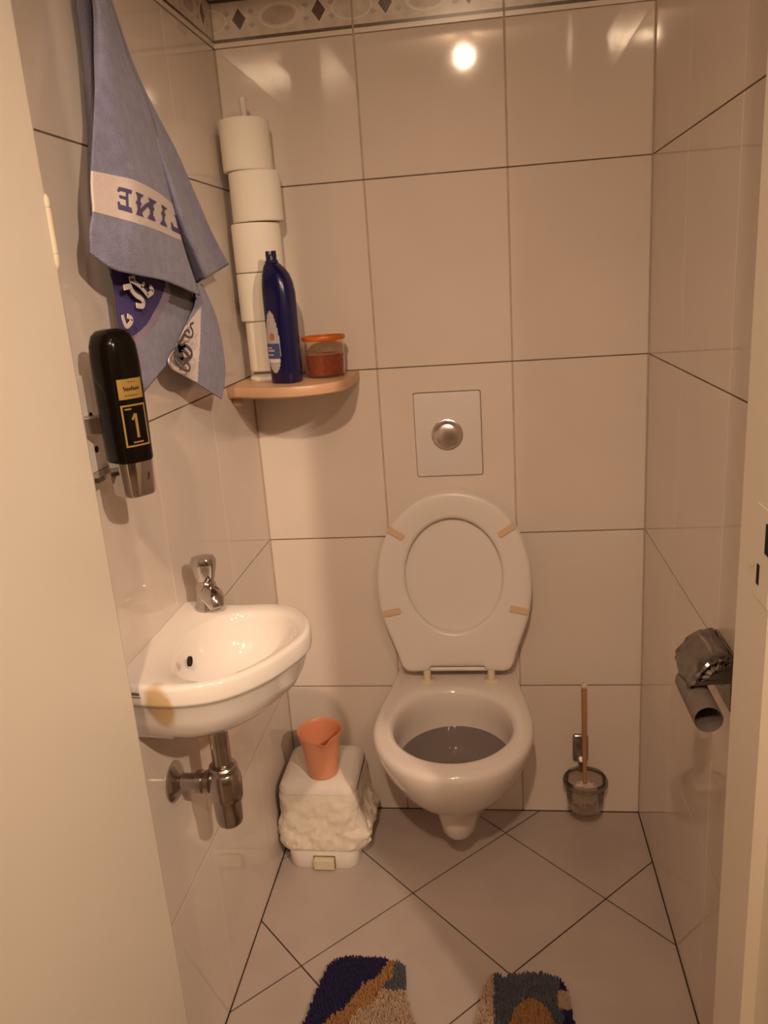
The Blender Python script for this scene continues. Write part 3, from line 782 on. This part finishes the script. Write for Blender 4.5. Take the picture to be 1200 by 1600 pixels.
# liner: folded over the body, puckered, standing off at the sides
random.seed(5)
from mathutils import noise as NZ
rings = []
NL = 200
base = resample(rrect(cx, cy, 1, 1, .34, 12), NL)
lev0 = [(.060, .093, .0925, .0030), (.056, .100, .0965, .006), (.064, .103, .0985, .007), (.085, .1005, .0985, .0065), (.105, .0985, .0975, .006), (.125, .0975, .0970, .0055), (.145, .0968, .0967, .005), (.165, .0962, .0963, .004), (.182, .0958, .0960, .003), (.194, .0950, .0957, .002), (.206, .0944, .0952, .0012)]
lev = []
for a_, b_ in zip(lev0, lev0[1:]):
    for t_ in (0, .34, .67): lev.append(tuple(p*(1-t_)+q*t_ for p, q in zip(a_, b_)))
lev.append(lev0[-1])
for z, hx, hy, am in lev:
    ring = []
    for i, (ux, uy) in enumerate(base):
        dxn, dyn = ux-cx, uy-cy
        f1 = .8*NZ.noise(Vector((dxn*3.5+z*12, dyn*3.5, z*26)))+.55*NZ.noise(Vector((dxn*7-z*30, dyn*7, z*60+9)))+.25*NZ.noise(Vector((dxn*16, dyn*16, z*120)))
        x, y = cx+dxn*(hx+am*f1), cy+dyn*(hy+am*f1)
        side = max(0, abs(dxn)-.75)*4                # the bag's loose ears at left and right
        x += math.copysign(.016*side*math.exp(-((z-.085)/.035)**2), dxn)*(1+.3*f1)*(1.0 if dxn > 0 else .35)
        x = max(x, XL+.003)
        ring.append((x, y, z+.006*f1*(1 if z < .07 else .25)))
    rings.append(ring)
ln = obj('bin_liner', loft(rings, False, False), 'bag', bin_, 25)
cup = thing('pouring_cup', 'peach plastic pouring cup standing on the lid of the white bin', 'cup')
ccx, ccy, cz0 = -.170, -.185, .2355
rings = []
def cring(r_, z, sp=0.0, dip=0.0):
    ring = []
    for i in range(64):
        a = 2*PI*i/64; da = math.atan2(math.sin(a-math.radians(-68)), math.cos(a-math.radians(-68)))
        k = math.exp(-(da/.22)**2); rr = r_+sp*k
        ring.append((ccx+rr*math.cos(a), ccy+rr*math.sin(a), z-dip*k))
    return ring
rings = [cring(.0345, cz0+.0005), cring(.036, cz0+.003), cring(.040, cz0+.04), cring(.0455, cz0+.08, .002), cring(.0500, cz0+.104, .007, .004), cring(.0525, cz0+.112, .010, .009), cring(.0520, cz0+.1135, .009, .010), cring(.0500, cz0+.112, .009, .009), cring(.0478, cz0+.104, .006, .004), cring(.0432, cz0+.08, .001), cring(.0376, cz0+.04), cring(.033, cz0+.005)]
obj('cup_wall', loft(rings), 'peach_cup', cup, 60)

# ================================================================== TOILET BRUSH IN A GLASS
br_ = thing('toilet_brush', 'toilet brush with a thin orange-brown stick standing in a glass holder', 'brush')
tx2, ty2 = .449, -.066
obj('stick', tube([(tx2-.001, ty2, .13), (tx2-.002, ty2-.001, .25), (tx2-.003, ty2-.002, .392)], [.0050, .0062, .0068], 14), 'stick', br_, 60)
obj('stick_end', lathe([(.0045, .388), (.0072, .391), (.0068, .397), (.004, .401)], (tx2-.003, ty2-.002, 0), 14), 'pedal', br_, 60)
bm = bmesh.new()
for k in range(260):
    a = random.uniform(0, 2*PI); z = random.uniform(.07, .128); r_ = .028*math.sin((z-.058)/.078*PI)+.006
    p = Vector((tx2, ty2, z)); q = p+Vector((r_*math.cos(a), r_*math.sin(a), random.uniform(-.006, .006)))
    tube([p, q], .0009, 4, bm)
tag(obj('bristles', bm, 'bristle', br_), kind='stuff')
hold = thing('brush_holder', 'glass toilet brush holder in a grey wall bracket at the back right', 'brush holder')
obj('glass_cup', lathe([(.002, .060), (.034, .060), (.040, .064), (.043, .072), (.0485, .146), (.0475, .1475), (.0462, .146), (.0408, .074), (.036, .068), (.002, .066)], (tx2, ty2, 0), 40), 'glass', hold, 50)
obj('ring', lathe([(.0492, .132), (.0525, .1315), (.0545, .136), (.0525, .141), (.0492, .140), (.0492, .132)], (tx2, ty2, 0), 44, cap0=False, cap1=False), 'dullchrome', hold, 50)
P = rrect(tx2-.005, .190, .0185, .036, .006, 4)
obj('wall_plate', loft([yz(P, -.0005), yz(P, -.009), yz(shr(P, .002, tx2-.005, .190), -.011)]), 'dullchrome', hold, 40)
obj('arm', box(tx2-.012, tx2+.004, -.024, -.008, .131, .160, bev=.002), 'dullchrome', hold)

# ================================================================== TOILET PAPER HOLDER WITH EMPTY TUBE
tph = thing('paper_holder', 'chrome toilet paper holder with a curved cover on the right wall', 'paper holder')
cxh, czh = .541, .716
rings = []
prof = [(XR-.0005, .776), (XR-.006, .782), (XR-.016, .783), (.560, .780), (.546, .771), (.535, .758), (.528, .745), (.524, .733)]
pr = crom([Vector((p[0], p[1], 0)) for p in prof], 4)
for y, k in ((-.698, .96), (-.695, 1), (-.675, 1), (-.65, 1.0), (-.625, 1), (-.600, 1), (-.596, .96)):
    ring = []
    for q, v in enumerate(pr):
        wv = .0026*math.sin(q*.9+y*90)*min(1, q/6)
        ring.append((XR-(XR-v.x)*k+wv, y, .74+(v.y-.74)*k+wv*.6))
    inn = [(x+.0022, y_, z-.0018) for x, y_, z in reversed(ring)]
    rings.append(ring+inn)
obj('cover', loft(rings), 'darkchrome', tph, 40)
ck = [(v.x, v.y) for v in pr]+[(XR-.0005, .738)]
kk = [(.5, .758), (.535, .75)]
rings = []
for f_, yo in ((1.0, -.694), (.97, -.697), (.80, -.7005), (.55, -.698), (.30, -.703), (.06, -.700)):
    rings.append([(.562+(x-.562)*f_, yo+.0016*math.sin(q*1.3+f_*9), .757+(z-.757)*f_) for q, (x, z) in enumerate(ck)])
obj('cover_cheek', loft(rings, False, True), 'darkchrome', tph, 25)
obj('wall_plate', box(XR-.004, XR-.0005, -.695, -.600, .690, .782, bev=.001), 'darkchrome', tph)
obj('roll_arm', tube([(XR-.003, -.616, .735), (.565, -.614, .722), (cxh, -.616, czh+.008), (cxh, -.628, czh+.0085), (cxh, -.68, czh+.0085)], .0038, 10), 'chrome', tph, 60)
tb = thing('empty_paper_tube', 'empty grey-brown cardboard tube hanging on the chrome paper holder', 'cardboard tube')
# tube wall built as four lathe shells so both ends stay open
prof = [(.0205, -.748), (.0205, -.630), (.0192, -.630), (.0192, -.748), (.0205, -.748)]
obj('tube_wall', lathe(prof, (cxh, 0, czh-.006), 36, 'Y', cap0=False, cap1=False), 'card', tb, 50)

# ================================================================== TOWEL
towel = thing('hand_towel', 'blue terry hand towel with woven lettering hanging on the left wall', 'towel')
FRONT =[
 [(-0.268,-0.637,1.783),(-0.262,-0.641,1.782),(-0.260,-0.633,1.785),(-0.262,-0.616,1.791),(-0.268,-0.592,1.798)],
 [(-0.262,-0.635,1.728),(-0.252,-0.646,1.724),(-0.250,-0.636,1.726),(-0.252,-0.617,1.732),(-0.262,-0.577,1.744)],
 [(-0.256,-0.672,1.646),(-0.246,-0.675,1.644),(-0.240,-0.660,1.647),(-0.243,-0.622,1.656),(-0.252,-0.565,1.669)],
 [(-0.250,-0.713,1.572),(-0.242,-0.693,1.575),(-0.234,-0.666,1.579),(-0.236,-0.607,1.589),(-0.246,-0.522,1.604)],
 [(-0.246,-0.755,1.500),(-0.238,-0.707,1.499),(-0.228,-0.661,1.496),(-0.232,-0.571,1.488),(-0.240,-0.497,1.478)],
 [(-0.245,-0.766,1.474),(-0.237,-0.719,1.473),(-0.227,-0.674,1.467),(-0.231,-0.581,1.461),(-0.239,-0.490,1.452)],
 [(-0.244,-0.773,1.450),(-0.236,-0.727,1.445),(-0.226,-0.680,1.439),(-0.230,-0.592,1.433),(-0.238,-0.483,1.424)],
 [(-0.246,-0.785,1.427),(-0.236,-0.742,1.416),(-0.226,-0.692,1.407),(-0.228,-0.599,1.400),(-0.236,-0.468,1.386)],
 [(-0.250,-0.785,1.399),(-0.240,-0.750,1.380),(-0.232,-0.689,1.371),(-0.230,-0.589,1.361),(-0.236,-0.437,1.337)],
]
SIDE =[
 [(-0.270,-0.597,1.763),(-0.268,-0.595,1.763),(-0.266,-0.593,1.763),(-0.267,-0.584,1.766),(-0.268,-0.575,1.769)],
 [(-0.268,-0.594,1.728),(-0.265,-0.592,1.729),(-0.262,-0.590,1.729),(-0.264,-0.574,1.734),(-0.266,-0.560,1.738)],
 [(-0.265,-0.569,1.670),(-0.262,-0.564,1.670),(-0.257,-0.565,1.670),(-0.262,-0.541,1.675),(-0.262,-0.528,1.678)],
 [(-0.262,-0.552,1.613),(-0.262,-0.532,1.618),(-0.252,-0.537,1.616),(-0.258,-0.503,1.624),(-0.260,-0.479,1.629)],
 [(-0.258,-0.533,1.539),(-0.258,-0.499,1.548),(-0.238,-0.521,1.547),(-0.252,-0.451,1.560),(-0.253,-0.414,1.569)],
 [(-0.255,-0.518,1.476),(-0.258,-0.470,1.486),(-0.228,-0.511,1.486),(-0.250,-0.406,1.501),(-0.247,-0.367,1.509)],
 [(-0.253,-0.506,1.424),(-0.256,-0.444,1.430),(-0.222,-0.486,1.430),(-0.249,-0.352,1.440),(-0.243,-0.306,1.442)],
 [(-0.250,-0.456,1.349),(-0.254,-0.387,1.359),(-0.222,-0.426,1.366),(-0.250,-0.281,1.378),(-0.240,-0.240,1.391)],
]
BACKF =[
 [(-0.276,-0.651,1.780),(-0.270,-0.641,1.783),(-0.274,-0.605,1.795)],
 [(-0.276,-0.658,1.723),(-0.268,-0.644,1.726),(-0.272,-0.601,1.738)],
 [(-0.276,-0.662,1.661),(-0.268,-0.656,1.662),(-0.270,-0.627,1.669)],
 [(-0.274,-0.679,1.580),(-0.264,-0.686,1.578),(-0.264,-0.666,1.582)],
 [(-0.272,-0.707,1.505),(-0.262,-0.715,1.504),(-0.260,-0.702,1.505)],
 [(-0.268,-0.730,1.450),(-0.260,-0.732,1.449),(-0.258,-0.721,1.449)],
]
LOWA =[
 [(-0.264,-0.721,1.405),(-0.256,-0.659,1.399),(-0.252,-0.591,1.391),(-0.254,-0.497,1.382),(-0.258,-0.367,1.355)],
 [(-0.264,-0.702,1.361),(-0.256,-0.660,1.355),(-0.252,-0.606,1.345),(-0.254,-0.528,1.331),(-0.258,-0.395,1.318)],
 [(-0.264,-0.703,1.317),(-0.256,-0.674,1.311),(-0.252,-0.631,1.304),(-0.254,-0.564,1.293),(-0.258,-0.482,1.280)],
 [(-0.264,-0.701,1.273),(-0.256,-0.681,1.269),(-0.252,-0.650,1.265),(-0.254,-0.598,1.259),(-0.258,-0.542,1.251)],
 [(-0.262,-0.678,1.204),(-0.257,-0.663,1.212),(-0.254,-0.640,1.221),(-0.255,-0.607,1.230),(-0.258,-0.561,1.240)],
]
LOWB =[
 [(-0.248,-0.426,1.361),(-0.245,-0.422,1.358),(-0.243,-0.412,1.357),(-0.248,-0.385,1.355)],
 [(-0.248,-0.428,1.329),(-0.244,-0.417,1.328),(-0.242,-0.393,1.327),(-0.250,-0.346,1.324)],
 [(-0.248,-0.475,1.299),(-0.244,-0.443,1.296),(-0.240,-0.402,1.293),(-0.250,-0.320,1.289)],
 [(-0.248,-0.544,1.263),(-0.244,-0.484,1.257),(-0.238,-0.428,1.252),(-0.250,-0.308,1.242)],
 [(-0.248,-0.584,1.245),(-0.244,-0.515,1.231),(-0.238,-0.445,1.216),(-0.250,-0.312,1.192)],
 [(-0.248,-0.572,1.228),(-0.244,-0.510,1.205),(-0.240,-0.454,1.180),(-0.248,-0.355,1.149)],
]
BLUEBAND =[ (-0.7030,1.4030),(-0.7090,1.3600),(-0.7110,1.3260),(-0.7060,1.2940),(-0.6900,1.2850),(-0.6330,1.3030),(-0.5790,1.3300),(-0.5490,1.3480),(-0.5240,1.3870) ]
MAUVE =[ (-0.6950,1.2850),(-0.6380,1.3030),(-0.5840,1.3300),(-0.5540,1.3480),(-0.5340,1.3720),(-0.5240,1.3430),(-0.5580,1.3240),(-0.6140,1.2980),(-0.6890,1.2720),(-0.7060,1.2730) ]
GREYZONE =[ (-0.5340,1.3720),(-0.5240,1.3430),(-0.5440,1.3310),(-0.4730,1.3170),(-0.4290,1.3120),(-0.3860,1.3190),(-0.3590,1.3550) ]
WHITEB =[ (-0.5920,1.2460),(-0.5140,1.2810),(-0.4190,1.3180),(-0.4450,1.2760),(-0.4600,1.2550),(-0.4830,1.2210),(-0.4890,1.1970),(-0.5780,1.2260) ]
J1 =[ (-0.7090,1.3560),(-0.6880,1.3570),(-0.6840,1.3520),(-0.6740,1.3450),(-0.6580,1.3400),(-0.6490,1.3340),(-0.6570,1.3290),(-0.6760,1.3310) ]
E1 =[ (-0.6850,1.3650),(-0.6770,1.3640),(-0.6580,1.3580),(-0.6460,1.3520),(-0.6310,1.3430) ]
E2 =[ (-0.6870,1.3670),(-0.6680,1.3690) ]
E3 =[ (-0.6520,1.3560),(-0.6370,1.3610) ]
E4 =[ (-0.6330,1.3430),(-0.6100,1.3490),(-0.6190,1.3560) ]
A1 =[ (-0.7270,1.3200),(-0.7250,1.3120),(-0.7180,1.3040),(-0.6980,1.3120),(-0.7110,1.3180) ]
O1 =[ (-0.4930,1.2950),(-0.5090,1.2920),(-0.5010,1.2810),(-0.5110,1.2730),(-0.5310,1.2760),(-0.5380,1.2830),(-0.5210,1.2850),(-0.5180,1.2800) ]
O2 =[ (-0.5410,1.2800),(-0.5580,1.2720),(-0.5730,1.2670),(-0.5630,1.2600),(-0.5390,1.2610),(-0.5200,1.2510),(-0.5250,1.2430),(-0.5520,1.2410),(-0.5760,1.2480),(-0.5780,1.2550),(-0.5550,1.2560),(-0.5360,1.2450) ]
O3 =[ (-0.5950,1.2570),(-0.5970,1.2460),(-0.5850,1.2350),(-0.5660,1.2270),(-0.5450,1.2220),(-0.5360,1.2280),(-0.5490,1.2360),(-0.5660,1.2330) ]
O4 =[ (-0.5700,1.2640),(-0.5890,1.2590),(-0.5890,1.2500),(-0.5700,1.2420),(-0.5620,1.2500),(-0.5760,1.2610),(-0.5430,1.2640) ]

def sheet(name, rows_, m, nu=8, nv=8, wave=0.0, mats=None, regions=None):
    """cloth surface through rows of control points; regions colour it by outline in (y, z)"""
    R = [crom(r, nu) for r in rows_]
    cols = [crom([r[i] for r in R], nv) for i in range(len(R[0]))]
    bm = bmesh.new(); V = [[bm.verts.new(p) for p in c_] for c_ in cols]
    for a in range(len(V)-1):
        for b in range(len(V[0])-1):
            f = bm.faces.new((V[a][b], V[a+1][b], V[a+1][b+1], V[a][b+1]))
            if regions:
                c_ = f.calc_center_median()
                for k, P in enumerate(regions):
                    if inpoly((c_.y, c_.z), P): f.material_index = k+1
    me = bpy.data.meshes.new(name); bm.normal_update(); bm.to_mesh(me); bm.free()
    me.materials.append(M[m])
    for mm in (mats or []): me.materials.append(M[mm])
    for p in me.polygons: p.use_smooth = True
    o = bpy.data.objects.new(name, me); C.objects.link(o); o.parent = towel
    md = o.modifiers.new('thickness', 'SOLIDIFY'); md.thickness = .0028; md.offset = 0
    return o, cols
fr, fcols = sheet('front_fold', FRONT, 'towel', 10, 8)
# white woven band = rows 4..6 of the front fold (control rows), recoloured
me = fr.data; me.materials.append(M['towel_white'])
nrow = len(fcols[0])-1
for idx, p in enumerate(me.polygons):
    b = idx % nrow
    if 4*8 <= b < 6*8: p.material_index = 1
sd, _ = sheet('side_fold', SIDE, 'towel', 8, 8)
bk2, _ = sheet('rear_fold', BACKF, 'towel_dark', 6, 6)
la, _ = sheet('lower_fold', LOWA, 'towel', 22, 26, mats=['towel_navy', 'towel_plain', 'towel_grey'], regions=[MAUVE and BLUEBAND, MAUVE, GREYZONE])
lb2, _ = sheet('lower_fold', LOWB, 'towel', 26, 22, mats=['towel_white'], regions=[WHITEB])
# lettering woven into the white band, seen from its back (mirrored): E N I L
ncol = len(fcols)-1
def fpt(s, t, lift=.0022):
    a = min(max(s, 0), 1)*ncol; b = (4+min(max(t, 0), 1)*2)*8
    i, j = min(int(a), ncol-1), min(int(b), nrow-1); fa, fb = a-i, b-j
    p = (fcols[i][j]*(1-fa)+fcols[i+1][j]*fa)*(1-fb)+(fcols[i][j+1]*(1-fa)+fcols[i+1][j+1]*fa)*fb
    du = fcols[min(i+1, ncol)][j]-fcols[i][j]; dv = fcols[i][min(j+1, nrow)]-fcols[i][j]
    nn = du.cross(dv).normalized()
    if nn.x < 0: nn = -nn
    return p+nn*lift
def fquad(bm, q):
    n_ = 3
    def bl(u, v): return tuple((q[0][k]*(1-u)+q[1][k]*u)*(1-v)+(q[3][k]*(1-u)+q[2][k]*u)*v for k in (0, 1))
    g_ = [[bm.verts.new(fpt(*bl(i/n_, j/n_))) for j in range(n_+1)] for i in range(n_+1)]
    for i in range(n_):
        for j in range(n_): bm.faces.new((g_[i][j], g_[i+1][j], g_[i+1][j+1], g_[i][j+1]))
LT = {
 'E': [[(.80, 0), (.80, 1), (.62, 1), (.62, 0)], [(0.05, 0), (1, 0), (1, .20), (0.05, .20)], [(0, .80), (1, .80), (1, 1), (0, 1)], [(.15, .43), (.8, .43), (.8, .55), (.15, .55)], [(.0, .12), (.22, .12), (.16, .28), (.0, .28)], [(.0, .72), (.16, .70), (.22, .86), (.0, .86)]],
 'N': [[(.12, 0), (.28, 0), (.28, 1), (.12, 1)], [(.74, 0), (.90, 0), (.90, 1), (.74, 1)], [(.20, 1.0), (.20, .80), (.82, .05), (.82, .30)], [(0, 0), (.40, 0), (.30, .18), (.10, .18)], [(0, 1), (.40, 1), (.30, .82), (.10, .82)], [(.60, 0), (1.02, 0), (.94, .18), (.70, .18)], [(.60, 1), (1.02, 1), (.94, .82), (.70, .82)], [(.06, .44), (.34, .44), (.34, .56), (.06, .56)], [(.68, .44), (.96, .44), (.96, .56), (.68, .56)]],
 'I': [[(.38, 0), (.62, 0), (.62, 1), (.38, 1)], [(.1, 0), (.9, 0), (.7, .18), (.3, .18)], [(.1, 1), (.9, 1), (.7, .82), (.3, .82)], [(.25, .44), (.75, .44), (.75, .56), (.25, .56)]],
 'L': [[(.75, 0), (1.0, 0), (1.0, 1), (.75, 1)], [(.50, 0), (1.0, 0), (1.0, .16), (.62, .16)], [(0, .80), (1, .80), (1, 1), (0, 1)], [(0, .66), (.16, .66), (.25, .84), (0, .84)]]}
for ch, s0, s1, ta, tb_ in (('E', .275, .435, .20, .80), ('N', .475, .685, .20, .80), ('I', .73, .83, .20, .82), ('L', .865, .985, .20, .84)):
    bm = bmesh.new()
    for q in LT[ch]: fquad(bm, [(s0+(s1-s0)*a, ta+(tb_-ta)*b) for a, b in q])
    obj('woven_letter', bm, 'towel_letter', fr)
def ribbon(name, P, wd, x, m, parent, smooth_=True):
    """flat strip of thread lying at x, path in (y, z)"""
    V = [Vector((0, p[0], p[1])) for p in P]
    if smooth_ and len(V) > 2: V = crom(V, 5)
    bm = bmesh.new(); prev = None
    for i, p in enumerate(V):
        d = (V[min(i+1, len(V)-1)]-V[max(i-1, 0)]).normalized(); nn = Vector((0, -d.z, d.y))*wd/2
        cur = [bm.verts.new((x, (p+s*nn).y, (p+s*nn).z)) for s in (1, -1)]
        if prev: bm.faces.new((prev[0], cur[0], cur[1], prev[1]))
        prev = cur
    o = obj(name, bm, m, parent); md = o.modifiers.new('t', 'SOLIDIFY'); md.thickness = .0012
    return o
ribbon('woven_letter', J1, .0075, -.2475, 'towel_pale', la)
for e_, w_ in ((E1, .0065), (E2, .0065), (E3, .005), (E4, .0075)): ribbon('woven_letter', e_, w_, -.2475, 'towel_pale', la)
ribbon('woven_letter', A1, .0065, -.2475, 'towel_pale', la)
for e_, w_ in ((O1, .0035), (O2, .006), (O3, .0035), (O4, .007)): ribbon('woven_ornament', e_, w_, -.2335, 'towel_ink', lb2)

# ================================================================== PEDESTAL MAT
mat_o = thing('toilet_mat', 'patterned blue and tan toilet mat with a cut-out, at the bottom edge', 'mat')
left_l = [(-.150, -.70), (-.136, -.65), (-.128, -.59), (-.116, -.53), (-.100, -.506), (-.070, -.498), (-.030, -.498), (.005, -.502), (.036, -.511), (.044, -.53), (.048, -.57), (.062, -.62), (.085, -.665), (.125, -.70), (.150, -.70)]
right_l = [(.172, -.665), (.190, -.62), (.196, -.57), (.208, -.535), (.222, -.524), (.240, -.532), (.262, -.524), (.295, -.518), (.330, -.522), (.352, -.540), (.362, -.58), (.364, -.65), (.372, -.70)]
out_m = left_l + right_l + [(.372, -.86), (.360, -.885), (-.130, -.885), (-.150, -.86)]
ol = [(v.x, v.y) for v in crom([Vector(p+(0,)) for p in out_m], 4, True)]
obj('backing', loft([at_z(ol, .0008), at_z(ol, .006)]), 'rubber', mat_o)
def mcol(x, y):
    """pattern of the pile: 0 navy, 1 tan, 2 slate, 3 beige"""
    if x < .11:
        f = (x+.03)-.62*(y+.60)-.020*math.sin(y*40)
        n_ = .006*math.sin(x*120)
        e = x-(.022+ (y+.505)*.70) + n_
        if y > -.545 and x > .012-.2*(y+.50)*0 and x > .020: return 2
        if e < -.012-.0: return 0
        if e < .030: return 1
        if y > -.575: return 2
        return 3
    if x < .222+max(0, (y+.555))*.6 and y < -.50: 
        return 3 if x < .218 else 2
    if math.hypot((x-.288)/.042, (y+.655)/.075) < 1: return 1
    if x > .338 and -.60 < y < -.56: return 3
    if x > .345: return 0
    return 2
bms = [bmesh.new() for _ in range(4)]
random.seed(21)
cnt = 0
def tuft(bm, x, y):
    h_ = random.uniform(.0085, .0125); r_ = .0021; a0 = random.uniform(0, 2*PI)
    lx, ly = random.uniform(-.002, .002), random.uniform(-.002, .002)
    b_ = [bm.verts.new((x+r_*math.cos(a0+k*2.094), y+r_*math.sin(a0+k*2.094), .005)) for k in range(3)]
    t_ = [bm.verts.new((x+lx+r_*.75*math.cos(a0+k*2.094), y+ly+r_*.75*math.sin(a0+k*2.094), .005+h_*.8)) for k in range(3)]
    q = bm.verts.new((x+lx*1.3, y+ly*1.3, .005+h_))
    for k in range(3):
        j_ = (k+1) % 3
        bm.faces.new((b_[k], b_[j_], t_[j_], t_[k])); bm.faces.new((t_[k], t_[j_], q))
step = .0030
y = -.884
while y < -.495:
    x = -.152
    while x < .374:
        px_, py_ = x+random.uniform(-.0012, .0012), y+random.uniform(-.0012, .0012)
        if inpoly((px_, py_), ol): tuft(bms[mcol(px_, py_)], px_, py_)
        x += step
    y += step
for bm, nm, mm in zip(bms, ('navy_pile', 'tan_pile', 'slate_pile', 'beige_pile'), ('mat_navy', 'mat_tan', 'mat_grey', 'mat_beige')):
    tag(obj(nm, bm, mm, mat_o), kind='stuff')
